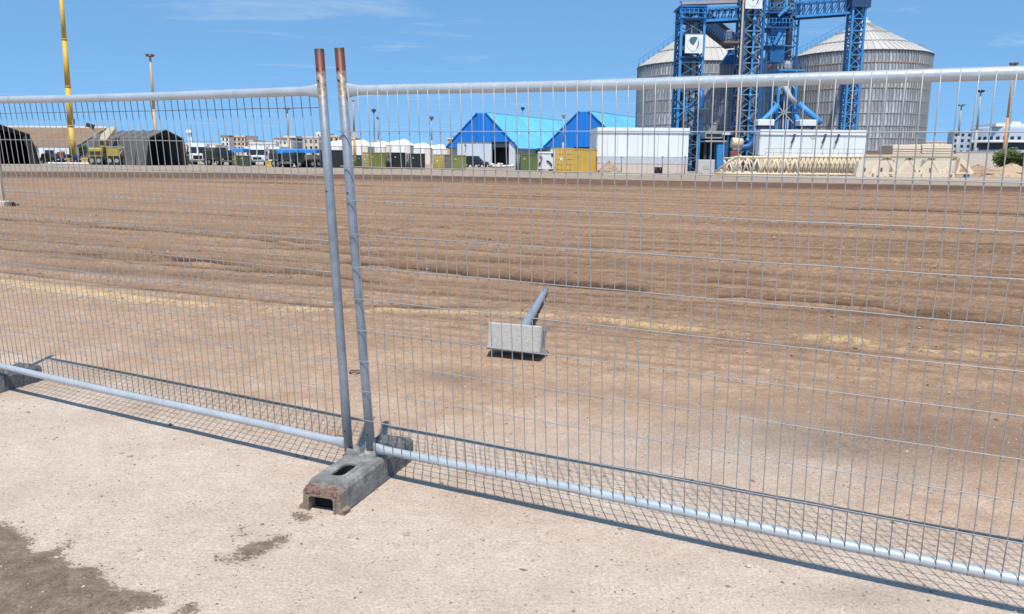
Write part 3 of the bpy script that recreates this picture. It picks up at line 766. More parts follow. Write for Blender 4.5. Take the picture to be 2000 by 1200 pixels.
def silo(label, cx, D, R, eave, apex, rows, ncol, zb=0.0, seed=0, rust_rows=(), roof_rail=True):
    root = thing('grain_silo', label, 'silo', (cx, D, 0), 0, 'steel grain silos behind the white walls')
    MB().lathe([(R - 0.10, zb), (R - 0.10, eave)], 72).build('silo_core', SILO_D, root)
    da = 2 * PI / ncol
    half = int(ncol * 0.53 / 2 + 0.5)
    hrow = (eave - zb) / rows
    def wall_piece(a0, a1, r0, z0, z1, th):
        m = 2; rg = []
        for k in range(m + 1):
            t = a0 + (a1 - a0) * k / m; c, s_ = math.sin(t), -math.cos(t)
            rg.append([(c * r0, s_ * r0, z0), (c * (r0 + th), s_ * (r0 + th), z0), (c * (r0 + th), s_ * (r0 + th), z1), (c * r0, s_ * r0, z1)])
        return MB().loft(rg)
    pm = wall_piece(-da * 0.485, da * 0.485, R - 0.09, 0.03, hrow - 0.03, 0.09).mesh('wall_panel', SILO_W); fix_normals(pm)
    sm = MB().box(-0.06, 0.06, -R - 0.13, -R + 0.02, zb, eave - 0.05).mesh('stiffener', SILO_S)
    for c in range(-half, half):
        for r in range(rows):
            link('wall_panel', pm, root, (0, 0, zb + r * hrow), (0, 0, (c + 0.5) * da))
        link('stiffener', sm, root, None, (0, 0, c * da)); link('stiffener', sm, root, None, (0, 0, (c + 0.5) * da))
    bk = MB().lathe([(R - 0.02, zb), (R - 0.02, eave)], 40, half * da - PI / 2, 2 * PI - half * da - PI / 2)
    bk.build('back_wall', SILO_W, root)
    for r in range(1, rows):
        z = zb + r * hrow
        MB().lathe([(R, z - 0.08), (R + 0.07, z - 0.06), (R + 0.07, z + 0.06), (R, z + 0.08)], 72).build('wind_ring', RUST if r in rust_rows else SILO_S, root)
    MB().lathe([(R - 0.05, eave - 0.16), (R + 0.2, eave - 0.12), (R + 0.2, eave + 0.02), (R - 0.05, eave + 0.06)], 72).build('eave_ring', SILO_D, root)
    # roof: one sheet per sector with a raised fold, then a cap
    rt = 0.9
    nrf = ncol
    dr = 2 * PI / nrf
    def rp(a, r, z): return (math.sin(a) * r, -math.cos(a) * r, z)
    def zr(r): return eave + (apex - eave) * (R + 0.1 - r) / (R + 0.1 - rt)
    mb = MB(); w_ = dr * 0.5; f = dr * 0.12
    rg = []
    for r in (R + 0.12, R * 0.62, rt):
        z = zr(r)
        rg.append([rp(-w_, r, z), rp(w_ - f, r, z), rp(w_ - f * 0.6, r, z + 0.11), rp(w_, r, z + 0.11), rp(w_, r, z - 0.05), rp(-w_, r, z - 0.05)])
    mb.loft(rg)
    rm = mb.mesh('roof_sheet', SILO_R); fix_normals(rm)
    for c in range(nrf): link('roof_sheet', rm, root, None, (0, 0, (c + 0.5) * dr))
    MB().lathe([(rt + 0.15, apex - 0.12), (rt + 0.15, apex + 0.25), (0.5, apex + 0.55), (0.5, apex + 0.9), (0.001, apex + 1.0)], 20).build('roof_cap', SILO_R, root)
    for rr in (R * 0.72, R * 0.4):
        MB().lathe([(rr + 0.05, zr(rr) + 0.05), (rr + 0.05, zr(rr) + 0.18), (rr - 0.1, zr(rr) + 0.22)], 60).build('roof_ring', SILO_S, root)
    if roof_rail:
        # stair rail running up the roof on its left, hatch and hooped rail at the right eave
        for sy in (-0.4, 0.4):
            mb = MB()
            for k in range(12):
                r0 = R - k * (R - 1.2) / 12; r1 = R - (k + 1) * (R - 1.2) / 12
                mb.tube((-r0, sy, zr(r0) + 0.05), (-r0, sy, zr(r0) + 1.1), 0.035, 5)
                mb.tube((-r0, sy, zr(r0) + 1.1), (-r1, sy, zr(r1) + 1.1), 0.035, 5)
            mb.build('stair_rail', BLUEL, root)
        mb = MB()
        mb.path([(R * 0.93, -0.5, eave - 0.3), (R * 0.98, -0.5, eave + 1.2), (R * 0.95, -0.5, eave + 1.9), (R * 0.86, -0.5, eave + 2.0)], 0.06, 6)
        mb.path([(R * 0.93, 0.4, eave - 0.3), (R * 0.98, 0.4, eave + 1.2), (R * 0.95, 0.4, eave + 1.9), (R * 0.86, 0.4, eave + 2.0)], 0.06, 6)
        mb.build('ladder_hoop', SILO_S, root)
    return root
DS = 130.0
cR = P(1682, 105, DS); rR = (P(1822, 105, DS).x - P(1560, 105, DS).x) / 2 * 0.965
silo('big ribbed steel grain silo with rusty bands, right of the blue towers', cR.x, DS, rR, P(1690, 96, DS - rR).z, P(1690, 47, DS).z, 9, 64, 1.2, 1, (6, 7, 8))
cL = P(1375, 118, DS + 4); rL = (P(1506, 118, DS).x - P(1244, 118, DS).x) / 2
silo('big ribbed steel grain silo partly hidden by the blue tower with the logo', cL.x, DS + 4, rL, P(1375, 118, DS + 4 - rL).z, P(1375, 46, DS + 4).z, 8, 64, 1.2, 2)
def small_silo(label, px0, px1, pe, D, rows, mat, cone_px, blue_ring=False, zb=4.0):
    x0, x1 = P(px0, pe, D).x, P(px1, pe, D).x; R = (x1 - x0) / 2; ev = P(px0, pe, D - R).z; ap = P(px0, cone_px, D).z
    root = thing('hopper_silo', label, 'silo', ((x0 + x1) / 2, D, 0), 0, 'small hopper silos between the big ones')
    MB().lathe([(0.4, zb - 2.5), (0.5, zb - 2.5), (R, zb), (R, ev)], 32).build('body', mat, root)
    n = 20
    sm = MB().box(-0.05, 0.05, -R - 0.08, -R + 0.02, zb, ev).mesh('stiffener', SILO_S)
    for k in range(n): link('stiffener', sm, root, None, (0, 0, 2 * PI * k / n))
    for r in range(1, rows):
        z = zb + (ev - zb) * r / rows
        MB().lathe([(R, z - 0.06), (R + 0.1, z - 0.04), (R + 0.1, z + 0.04), (R, z + 0.06)], 32).build('wind_ring', SILO_S, root)
    MB().lathe([(R + 0.15, ev - 0.1), (R + 0.15, ev + 0.05), (0.5, ap), (0.5, ap + 0.4), (0.001, ap + 0.45)], 32).build('roof', BLUE if blue_ring else SILO_R, root)
    lg = MB().box(-0.12, 0.12, -R - 0.02, -R + 0.22, 0, zb + 0.4).mesh('leg', BLUE)
    for k in range(6): link('leg', lg, root, None, (0, 0, 2 * PI * k / 6 + 0.3))
    return root
small_silo('narrow dark hopper silo with a blue rim beside the left big silo', 1408, 1446, 124, 112, 6, M('dark_silo', (0.15, 0.19, 0.24), rough=0.55, var=0.2, scale=1), 104, True)
small_silo('narrow pale hopper silo just right of the middle blue tower', 1486, 1534, 118, 116, 6, M('pale_silo', (0.46, 0.46, 0.45), rough=0.5, metal=0.2, var=0.2, scale=1.2), 98)

# ------------------------------------------------------------------ blue elevator towers and conveyor bridges
def lattice_tower(name, label, px0, px1, pyref, D, depth, z0, z1, bay, leg, mat_leg, mat_br, fill=(), zig=False, legs_side=True):
    x0, x1 = P(px0, pyref, D).x, P(px1, pyref, D).x; w = x1 - x0
    root = thing(name, label, 'tower', ((x0 + x1) / 2, D, 0), 0, 'blue lattice elevator towers')
    for sx in (-1, 1):
        for y in (0, depth):
            MB().box(sx * w / 2 - leg / 2, sx * w / 2 + leg / 2, y - leg / 2, y + leg / 2, z0, z1).build('leg', mat_leg, root)
    nb = max(1, int(round((z1 - z0) / bay))); hb = (z1 - z0) / nb; t = leg * 0.5
    for f in range(4):
        mb = MB()
        for k in range(nb):
            za, zb_ = z0 + k * hb, z0 + (k + 1) * hb
            if f < 2:
                y = depth * f; a, b = (-w / 2, y), (w / 2, y)
            else:
                x = (-w / 2, w / 2)[f - 2]; a, b = (x, 0), (x, depth)
            o = (-0.02 if f == 0 else 0.02)
            mb.bar((a[0], a[1], za), (b[0], b[1], zb_), t, t * 0.6)
            if not zig: mb.bar((a[0], a[1] + o, zb_), (b[0], b[1] + o, za), t, t * 0.6)
            mb.bar((a[0], a[1], zb_), (b[0], b[1], zb_), t, t)
        mb.build('bracing', mat_br, root)['kind'] = 'stuff'
    for (fx0, fx1, fy0, fy1, fz0, fz1, m) in fill:
        MB().box(fx0, fx1, fy0, fy1, fz0, fz1).build('elevator_shaft', m, root)
    return root, (x0 + x1) / 2, w
DT = 106.0
zT = lambda py, D=DT: P(1450, py, D).z
tl, tlx, tlw = lattice_tower('elevator_tower', 'blue lattice tower in front of the left silo carrying a square logo board', 1327, 1371, 150, DT, 3.4, 0, zT(12), 1.75, 0.30, BLUEL, M('dull_blue_brace', (0.05, 0.14, 0.25), rough=0.6, var=0.3, scale=1.5),
    fill=[(-0.55, 0.1, 1.2, 1.9, 0, zT(22), DUCT), (0.35, 0.95, 1.6, 2.1, 0, zT(40), DUCTP), (-1.2, 1.2, 2.3, 2.9, 0, zT(60), M('dark_shaft', (0.06, 0.065, 0.07), rough=0.7))])
MB().box(-tlw / 2 - 0.35, tlw / 2 + 0.2, -0.4, 3.9, zT(16), zT(12)).build('roof_plate', BLUE, tl)
MB().box(-tlw / 2 + 0.25, tlw / 2 - 0.7, -0.2, 2.6, zT(26), zT(16)).build('head_box', BLUE, tl)
MB().box(-tlw / 2 - 0.2, tlw / 2 + 0.2, -0.5, 3.7, zT(36) - 0.15, zT(36)).build('gallery_floor', BLUE, tl)
MB().box(-tlw / 2 - 0.1, tlw / 2 + 0.1, -0.3, 3.5, zT(112) - 0.2, zT(112)).build('gallery_floor', BLUE, tl)
MB().path([(1.2, -0.5, zT(178)), (1.35, -0.6, zT(195)), (1.3, -0.6, zT(210)), (0.9, -0.7, zT(222))], 0.38, 12).build('bent_duct', BLUE, tl)
MB().bbox(0.7, 2.3, -1.4, 0.0, zT(224), zT(214), 0.1).build('gear_box', M('dark_machine', (0.05, 0.06, 0.08), rough=0.6), tl)
mb = MB()
for k in range(8):
    a = k * PI / 4; c = (-0.45, -0.25, zT(214)); mb.bar(c, (c[0] + 1.6 * math.cos(a), c[1], c[2] + 1.6 * math.sin(a)), 0.14, 0.1)
mb.build('star_brace', BLUEL, tl)
def small_rail(mb, x0, x1, y, z, n, h=1.0, r=0.035):
    for k in range(n + 1):
        x = x0 + (x1 - x0) * k / n; mb.tube((x, y, z), (x, y, z + h), r, 5)
    for hh in (0.5, 1.0): mb.tube((x0, y, z + h * hh), (x1, y, z + h * hh), r, 5)
    return mb
small_rail(MB(), -tlw / 2 - 0.3, tlw / 2 + 0.2, -0.45, zT(36), 6).build('handrail', BLUEL, tl)

tm, tmx, tmw = lattice_tower('elevator_tower', 'tall blue lattice tower in the middle with dark bucket elevators inside', 1447, 1485, 150, DT - 2, 3.0, 0, zT(-60), 1.9, 0.28, BLUE, M('pale_blue_brace', (0.16, 0.27, 0.38), rough=0.6, var=0.3, scale=1.5),
    fill=[(-0.95, -0.35, 0.8, 1.5, 0, zT(-40), DUCT), (0.3, 0.9, 0.8, 1.5, 0, zT(-40), DUCT), (-0.95, 0.9, 2.2, 2.8, 0, zT(-50), M('dark_shaft', (0.06, 0.065, 0.07), rough=0.7))])
MB().box(-tmw / 2 - 0.35, -tmw / 2 - 0.15, -0.3, -0.1, 0, zT(-10)).build('pale_riser', M('peach_pipe', (0.6, 0.42, 0.28), rough=0.6), tm)
MB().box(-0.1, 0.1, -0.35, -0.15, 0, zT(20)).build('centre_riser', BLUEL, tm)
MB().box(-tmw / 2 - 2.2, -tmw / 2 - 0.2, 0.3, 2.6, zT(88), zT(84)).build('side_platform', M('brown_grating', (0.2, 0.14, 0.09), rough=0.8), tm)
small_rail(MB(), -tmw / 2 - 2.2, -tmw / 2 - 0.2, 0.3, zT(84), 5).build('handrail', BLUE, tm)
MB().bbox(-tmw / 2 - 1.9, -tmw / 2 - 1.1, 0.7, 1.6, zT(84), zT(62), 0.15).build('vent_hood', DUCT, tm)
for k, py in enumerate((45, 75, 110, 150, 190, 235, 275)):
    z = zT(py); MB().ball((0.0, -0.35, z), 0.28, 8, 6).build('joint_plate', BLUEL, tm)

t3, t3x, t3w = lattice_tower('process_tower', 'blue machinery tower with hoppers and platforms right of the middle tower', 1497, 1556, 100, DT + 2, 4.0, zT(120), zT(-60), 2.2, 0.22, BLUE, BLUEL, zig=True,
    fill=[(-1.0, 0.4, 1.2, 2.6, zT(30), zT(-60), M('dark_shaft', (0.06, 0.065, 0.07), rough=0.7))])
for sx in (-1, 1):
    for y in (0, 4.0): MB().box(sx * t3w / 2 - 0.11, sx * t3w / 2 + 0.11, y - 0.11, y + 0.11, 0, zT(120)).build('lower_leg', BLUE, t3)
for py in (18, 48, 84):
    MB().box(-t3w / 2 - 0.2, t3w / 2 * (0.1 if py == 84 else 0.55), -0.5, 3.5, zT(py) - 0.2, zT(py)).build('deck', BLUE, t3)
    small_rail(MB(), -t3w / 2, t3w / 2 * (0.1 if py == 84 else 0.55), -0.45, zT(py), 7, 1.0).build('handrail', BLUEL, t3)
def frustum(mb, x, y, z0, z1, w0, w1): return mb.loft([[(x - w, y - w, z), (x + w, y - w, z), (x + w, y + w, z), (x - w, y + w, z)] for w, z in ((w0, z0), (w1, z1))])
frustum(MB(), -0.6, 0.6, zT(118), zT(86), 0.9, 0.9).build('hopper', BLUE, t3)
frustum(MB(), -0.8, 0.4, zT(82), zT(52), 0.25, 1.0).build('hopper', BLUE, t3)
MB().bbox(-1.3, 0.6, 0.2, 1.8, zT(46), zT(22), 0.1).build('machine_box', M('navy_machine', (0.02, 0.06, 0.14), rough=0.6), t3)
MB().bar((-0.9, -0.6, zT(28)), (0.3, -0.6, zT(8)), 0.35, 0.3).build('chute', BLUEL, t3)
MB().bar((-0.5, -0.5, zT(60)), (-1.2, -0.5, zT(84)), 0.4, 0.35).build('chute', BLUEL, t3)
MB().tube((1.15, 1.0, zT(112)), (1.15, 1.0, zT(-60)), 0.42, 14).build('dark_pipe', DUCT, t3)
MB().tube((1.15, 1.0, zT(138)), (1.15, 1.0, zT(112)), 0.55, 14).build('pipe_foot', DUCTP, t3)
mb = MB()
for k in range(10):
    z = zT(105) + k * 1.25; o = len(mb.v); mb.lathe([(0.85, z), (0.85, z + 0.08), (0.8, z + 0.08), (0.8, z)], 14)
    for i in range(o, len(mb.v)): mb.v[i] = (mb.v[i][0] + 1.3, mb.v[i][1] + 1.0, mb.v[i][2])
for a in range(5): mb.tube((1.3 + 0.85 * math.cos(a * 1.256), 1 + 0.85 * math.sin(a * 1.256), zT(105)), (1.3 + 0.85 * math.cos(a * 1.256), 1 + 0.85 * math.sin(a * 1.256), zT(105) + 11.3), 0.04, 5)
mb.build('ladder_cage', BLUE, t3)

tr, trx, trw = lattice_tower('elevator_tower', 'slim light blue lattice tower in front of the right silo', 1652, 1676, 200, DT + 1, 1.6, 0, zT(8), 1.45, 0.24, BLUEL, BLUEL,
    fill=[(-0.45, 0.45, 0.5, 1.3, 0, zT(10), M('dark_shaft', (0.06, 0.065, 0.07), rough=0.7))])
MB().box(-trw / 2 - 0.3, trw / 2 + 0.5, -0.3, 2.2, zT(10), zT(-22)).build('head_box', M('navy_machine', (0.02, 0.06, 0.14), rough=0.6), tr)
hp = P(1684, 45, DS); hx = hp.x - trx
MB().path([(0.3, 1.4, zT(-10)), (hx * 0.55, 12, zT(-15) ), (hx - 0.3, DS - DT - 2.4, hp.z + 4.0), (hx - 0.1, DS - DT - 1, hp.z + 0.6)], 0.42, 12).build('spout', DUCT, tr)

def bridge(label, pA, pB, D, wy, hz, nb, slack=0.0):
    """truss walkway from pA to pB (photo points of its bottom chord)"""
    A, B = P(*pA, D), P(*pB, D)
    root = thing('conveyor_bridge', label, 'conveyor bridge', A, 0, 'blue conveyor bridges between the towers')
    v = B - A
    for y in (0, wy):
        for z in (0, hz):
            MB().bar((0, y, z), (v.x, y, v.z + z), 0.28 if z == 0 else 0.22).build('chord', BLUEL if y == 0 else BLUE, root)
        mb = MB()
        for k in range(nb):
            f0, f1 = k / nb, (k + 1) / nb
            p0, p1 = Vector((v.x * f0, y, v.z * f0)), Vector((v.x * f1, y, v.z * f1))
            mb.bar(p0, p0 + Vector((0, 0, hz)), 0.13, 0.13); mb.bar(p0, p1 + Vector((0, 0, hz)), 0.12, 0.1)
        mb.build('lacing', BLUE, root)['kind'] = 'stuff'
    MB().bar((0, wy / 2, 0.16), (v.x, wy / 2, v.z + 0.16), wy * 0.9, 0.08).build('deck', BLUE, root)
    return root, v
bl, v = bridge('blue truss conveyor bridge between the logo tower and the middle tower', (1373, 41), (1449, 37), DT + 0.5, 2.0, 1.45, 6)
MB().bar((-2.6, 1.0, 2.2), (v.x, 1.0, v.z + 2.2), 0.9, 0.35).build('conveyor_trough', M('peach_trough', (0.42, 0.36, 0.32), rough=0.6), bl)
for y in (-0.1, 2.1): MB().bar((-2.6, y, 2.6), (v.x, y, v.z + 2.6), 0.12).build('top_rail', BLUE, bl)
bridge('blue truss conveyor bridge leading from the machinery tower to the slim right tower', (1553, 33), (1664, 25), DT + 1.5, 2.0, 1.75, 8)
# short sloping conveyor over the left silo roof
A, B = P(1372, 40, DT + 10), P(1428, 84, DT + 14)
ic = thing('roof_conveyor', 'dark blue sloping conveyor gallery over the left silo roof', 'conveyor', A)
v = B - A
MB().bar((0, 0, 0), v, 1.6, 1.7).build('gallery', M('dark_blue_sheet', (0.03, 0.055, 0.10), rough=0.7, var=0.3, scale=1), ic)
MB().bar((0, 0, 1.0), v + Vector((0, 0, 1.0)), 2.0, 0.15).build('gallery_roof', DUCTP, ic)
mb = MB()
for k in range(14):
    f = k / 14; p = v * f; q = v * ((k + 1) / 14); mb.bar(p + Vector((0, -1, -1.0)), q + Vector((0, -1, 0.4)), 0.08)
mb.build('lattice_side', BLUE, ic)['kind'] = 'stuff'

# square boards with the round emblem
TEAL = M('emblem_teal', (0.065, 0.14, 0.185), rough=0.6)
LINE = M('emblem_line', (0.30, 0.38, 0.42), rough=0.6)
def emblem_board(label, px0, px1, py0, py1, D):
    A, B = P(px0, py1, D), P(px1, py0, D); w, h = B.x - A.x, B.z - A.z
    root = thing('emblem_board', label, 'sign board', ((A.x + B.x) / 2, D, A.z), 0, 'square boards with a round emblem')
    MB().box(-w / 2, w / 2, 0, 0.12, 0, h).build('board', M('board_white', (0.78, 0.77, 0.74), rough=0.6, var=0.04, scale=1), root)
    for nm, a in (('frame', (-w / 2 - .04, -w / 2 + .05, 0, h)), ('frame', (w / 2 - .05, w / 2 + .04, 0, h))):
        MB().box(a[0], a[1], -0.03, 0.14, a[2], a[3]).build(nm, M('board_edge', (0.7, 0.68, 0.62), rough=0.6), root)
    s = w / 205.0; cx, cz = 0.0, h / 2
    def pt(x, y): return (cx + (x - 800) * s, cz - (y - 510) * s)
    mb = MB(); n = 40; r0, r1 = 84 * s, 80 * s
    rg = []
    for k in range(n): 
        t = 2 * PI * k / n; rg.append([(cx + r * math.cos(t), y, cz + r * math.sin(t)) for r, y in ((r1, -0.005), (r1, -0.012), (r0, -0.012), (r0, -0.005))])
    mb.loft(rg + [rg[0]], cap=False); mb.build('emblem_ring', LINE, root)
    MB().prism([pt(*p) for p in ((742, 470), (752, 448), (775, 432), (800, 428), (838, 440), (836, 456), (800, 520), (790, 527), (750, 498))], -0.018, -0.006).build('emblem_leaf', TEAL, root)
    MB().prism([pt(*p) for p in ((846, 462), (858, 486), (862, 512), (852, 545), (836, 566), (826, 570), (838, 540), (846, 505))], -0.018, -0.006).build('emblem_crescent', TEAL, root)
    MB().prism([pt(*p) for p in ((770, 585), (800, 594), (828, 584), (826, 590), (800, 600), (772, 592))], -0.016, -0.006).build('emblem_base', LINE, root)
emblem_board('white square board with a round dark emblem on the left blue tower', 1338, 1373, 68, 104, DT - 0.6)
emblem_board('white square board with a round emblem cut off by the top of the picture', 1456, 1490, -18, 17, DT - 2.8)

# gantry and spouts between the middle tower and right silo
A = P(1540, 250, 100)
gt = thing('blue_gantry', 'blue gantry frame with pipes and two slanting spouts in front of the right silo', 'gantry', (A.x, 100, 0))
zG = lambda py: P(1540, py, 100).z
xG = lambda px: P(px, 200, 100).x - A.x
for px in (1519, 1553):
    for y in (0, 3): MB().box(xG(px) - 0.15, xG(px) + 0.15, y - 0.15, y + 0.15, 0, zG(136)).build('post', BLUEL, gt)
MB().box(xG(1516), xG(1566), -0.3, 3.3, zG(139), zG(136)).build('deck', BLUEL, gt)
small_rail(MB(), xG(1516), xG(1566), -0.25, zG(136), 6).build('handrail', BLUE, gt)
MB().bar((xG(1519), -0.05, zG(138)), (xG(1553), -0.05, zG(176)), 0.14).build('brace', DUCTP, gt)
MB().bar((xG(1553), -0.1, zG(138)), (xG(1519), -0.1, zG(176)), 0.14).build('brace', DUCTP, gt)
MB().bbox(xG(1524), xG(1548), 0.5, 2.5, zG(232), zG(182), 0.2).build('machine_box', M('navy_machine', (0.02, 0.06, 0.14), rough=0.6), gt)
MB().path([(xG(1527), -0.6, zG(168)), (xG(1538), -0.7, zG(190)), (xG(1550), -0.8, zG(202))], 0.3, 10).build('bent_duct', DUCTP, gt)
MB().path([(xG(1556), -0.6, zG(203)), (xG(1578), -1.0, zG(223)), (xG(1594), -1.2, zG(236)), (xG(1598), -1.2, zG(243))], 0.36, 10).build('spout', BLUEL, gt)
MB().path([(xG(1516), -0.6, zG(207)), (xG(1500), -1.0, zG(225)), (xG(1488), -1.2, zG(236)), (xG(1482), -1.2, zG(241))], 0.36, 10).build('spout', BLUEL, gt)
mb = MB()
for k in range(8):
    a = k * PI / 4; c = (xG(1530), -0.3, zG(220)); mb.bar(c, (c[0] + 1.8 * math.cos(a), c[1], c[2] + 1.8 * math.sin(a)), 0.12, 0.1)
mb.build('star_brace', DUCTP, gt)
MB().path([(xG(1556), 0, zG(222)), (xG(1558), -0.5, zG(236)), (xG(1560), -0.6, zG(250))], 0.35, 10).build('down_pipe', BLUEL, gt)
for px in (1480, 1562):
    b_ = P(px, 252, 96)
    t = thing('vibrating_screen', 'white topped dryer box above the right white wall, %s end' % ('left' if px < 1500 else 'right'), 'machine', (b_.x, 96, 0), 0)
    w = 1.9
    MB().bbox(0, w, 0, 1.8, zG(244) - .25, zG(237), 0.08).build('cover', M('board_white', (0.78, 0.77, 0.74)), t)
    MB().box(0.1, w - 0.1, 0.1, 1.7, zG(252), zG(244) - .25).build('body', M('dark_machine', (0.05, 0.06, 0.08)), t)
    for x in (0.2, w - 0.2): MB().box(x - 0.1, x + 0.1, 0.8, 1.0, 0, zG(252)).build('leg', BLUE, t)

# ------------------------------------------------------------------ white tank-like walls, yard in front of the silos
BEIGE = M('beige_render', (0.60, 0.51, 0.42), rough=0.9, var=0.12, scale=0.6, stain=(0.43, 0.36, 0.29), stain_at=0.58, stain_scale=0.7)
GREYC = M('grey_concrete', (0.42, 0.40, 0.38), rough=0.9, var=0.15, scale=1.0)
def white_wall(label, px0, px1, ptop, pbot_panel, pbase, depth, npan, lower):
    g = G((px0 + px1) / 2, pbase); D = g.y
    a, b = P(px0, ptop, D), P(px1, ptop, D); w = b.x - a.x; h = a.z; zl = P(px0, pbot_panel, D).z
    root = thing('white_wall_building', label, 'building', ((a.x + b.x) / 2, D, 0), 0, 'low white buildings below the silos')
    MB().box(-w / 2 + .02, w / 2 - .02, 0.06, depth, 0, h - 0.05).build('core', GREYC, root)
    pw = w / npan
    pm = MB().bbox(-pw / 2 + 0.012, pw / 2 - 0.012, -0.02, 0.09, zl, h - 0.58, 0.012).mesh('wall_panel', M('white_panel', (0.77, 0.795, 0.765), rough=0.5, var=0.05, scale=0.4, rand=0.035, stain=(0.62, 0.63, 0.63), stain_at=0.62, stain_scale=0.5))
    lm = MB().box(-pw / 2 + 0.008, pw / 2 - 0.008, -0.10, 0.05, 0, zl - 0.03).mesh('plinth_panel', lower)
    for k in range(npan):
        x = -w / 2 + (k + 0.5) * pw
        link('wall_panel', pm, root, (x, 0, 0)); link('plinth_panel', lm, root, (x, 0, 0))
    MB().box(-w / 2 - 0.06, w / 2 + 0.06, -0.14, depth + 0.1, h - 0.56, h).build('parapet', M('white_trim', (0.78, 0.79, 0.79), rough=0.5, var=0.04), root)
    sp = MB().box(0, 0.08, 0.1, depth, zl, h - 0.6).mesh('side_panel', WHITE)
    for x in (-w / 2 - 0.04, w / 2 - 0.04): link('side_panel', sp, root, (x, 0, 0))
    return root, D, w, h, zl
w1, D1, W1, H1, Z1 = white_wall('long white panelled low building left of the blue pipes, beige plinth', 1168, 1346, 249, 306, 338, 9, 9, BEIGE)
MB().box(-W1 / 2, W1 / 2, -0.13, -0.02, Z1 - 0.75, Z1 - 0.03).build('grey_band', M('grey_band', (0.50, 0.52, 0.53), rough=0.7), w1)
w2, D2, W2, H2, Z2 = white_wall('white panelled low building right of the blue pipes with bracket lamps', 1486, 1693, 253, 303, 341, 1.6, 10, M('cream_plinth', (0.66, 0.54, 0.40), rough=0.9, var=0.15, scale=0.8))
for px in (1550, 1610, 1636):
    x = P(px, 270, D2).x - P((1486 + 1693) / 2, 270, D2).x; z = P(px, 265, D2).z
    MB().bar((x + 0.1, -0.25, z), (x - 0.25, -0.3, z - 0.85), 0.09, 0.16).box(x, x + 0.2, -0.3, 0.0, z, z + 0.15).build('bracket_lamp', M('dark_machine', (0.05, 0.06, 0.08)), w2)
x = P(1590, 266, D2).x - P((1486 + 1693) / 2, 270, D2).x; z = P(1590, 266, D2).z
mb = MB(); rg = []
for k in range(16):
    t = 0.6 + 5.2 * k / 15; rg.append([(x + r * math.cos(t), y, z + r * math.sin(t)) for r, y in ((0.26, -0.04), (0.26, -0.05), (0.33, -0.05), (0.33, -0.04))])
mb.loft(rg).bar((x - 0.05, -0.045, z - 0.1), (x + 0.3, -0.045, z + 0.3), 0.06, 0.02).build('wall_mark', M('gold_mark', (0.55, 0.42, 0.22), rough=0.6), w2)
mb = MB(); small_rail(mb, -W2 / 2 + 0.5, W2 / 2 - 0.4, -0.5, Z2 - 0.2, 12, 0.9, 0.025); mb.build('handrail', DUCTP, w2)
# machinery between the two walls
g = G(1420, 338); Dm = g.y + 6
def XM(px): return P(px, 290, Dm).x
def ZM(py): return P(1420, py, Dm).z
dk = thing('machine_shed', 'dark open shed between the two white buildings', 'shed', (XM(1420), Dm + 5, 0))
MB().box(XM(1340) - XM(1420), XM(1490) - XM(1420), 3.0, 3.3, 0, 4.6).build('back_wall', M('interior_shade', (0.035, 0.037, 0.04), rough=0.9), dk)  # near-black wall colour carries the shade under the shed roof
MB().box(XM(1340) - XM(1420), XM(1490) - XM(1420), -0.5, 3.3, 4.6, 4.95).build('roof', WHITE, dk)
for px in (1362, 1378, 1406, 1440, 1482): MB().box(XM(px) - XM(1420) - .12, XM(px) - XM(1420) + .12, -0.4, -0.15, 0, 4.6).build('post', BLUE, dk)
tk = thing('tanker_cab', 'white boxy cab on dark legs between the two white buildings', 'machine', (XM(1390), Dm, 0))
MB().bbox(XM(1374) - XM(1390), XM(1408) - XM(1390), -0.6, 1.6, ZM(271), ZM(257), 0.12).build('cabin', DUCTP, tk)
MB().box(XM(1376) - XM(1390), XM(1406) - XM(1390), -0.63, -0.58, ZM(268), ZM(262)).build('window', M('dark_glass', (0.02, 0.025, 0.03), rough=0.15), tk)
MB().box(XM(1374) - XM(1390), XM(1415) - XM(1390), -0.8, 1.8, ZM(278), ZM(275)).build('platform', GREYC, tk)
for px in (1378, 1388, 1404): MB().box(XM(px) - XM(1390) - .14, XM(px) - XM(1390) + .14, 0, 0.3, 0, ZM(278)).build('leg', M('dark_machine', (0.05, 0.06, 0.08)), tk)
bx = thing('blue_cabinet', 'tall blue cabinet machine beside the white boxy cab', 'machine', (XM(1408), Dm - 0.6, 0))
MB().bbox(-0.7, 0.7, 0, 1.2, 0.3, ZM(276), 0.06).build('body', BLUE, bx); MB().box(-0.55, 0.1, -0.03, 0, 0.5, ZM(282)).build('door', BLUEL, bx); MB().box(-0.75, 0.75, -0.05, 1.25, 0, 0.3).build('base', GREYC, bx)
pp = thing('blue_pipe', 'thick blue pipe curving down between the white buildings', 'pipe', (XM(1470), Dm - 0.4, 0))
X0 = XM(1470)
MB().path([(XM(1471) - X0, 0, ZM(246)), (XM(1471) - X0, 0, ZM(268)), (XM(1468) - X0, 0, ZM(278)), (XM(1460) - X0, -0.1, ZM(287)), (XM(1448) - X0, -0.1, ZM(289)), (XM(1441) - X0, -0.1, ZM(290))], 0.42, 14).build('bend', BLUE, pp)
for q, r_ in ((((XM(1471) - X0, 0, ZM(262))), 0), ):
    MB().tube((q[0], q[1], q[2]), (q[0], q[1], q[2] + 0.14), 0.55, 14).build('flange', BLUEL, pp)
dr = thing('cream_drum', 'cream drum shaped fan housing at the end of the blue pipe', 'machine', (XM(1434), Dm - 0.8, 0))
MB().tube((-0.6, 0, ZM(279)), (0.7, 0, ZM(281)), 0.62, 18).build('drum', CREAM, dr)
MB().tube((-0.5, 0.1, ZM(290)), (0.6, 0.1, ZM(290)), 0.5, 18).build('drum', DUCTP, dr)
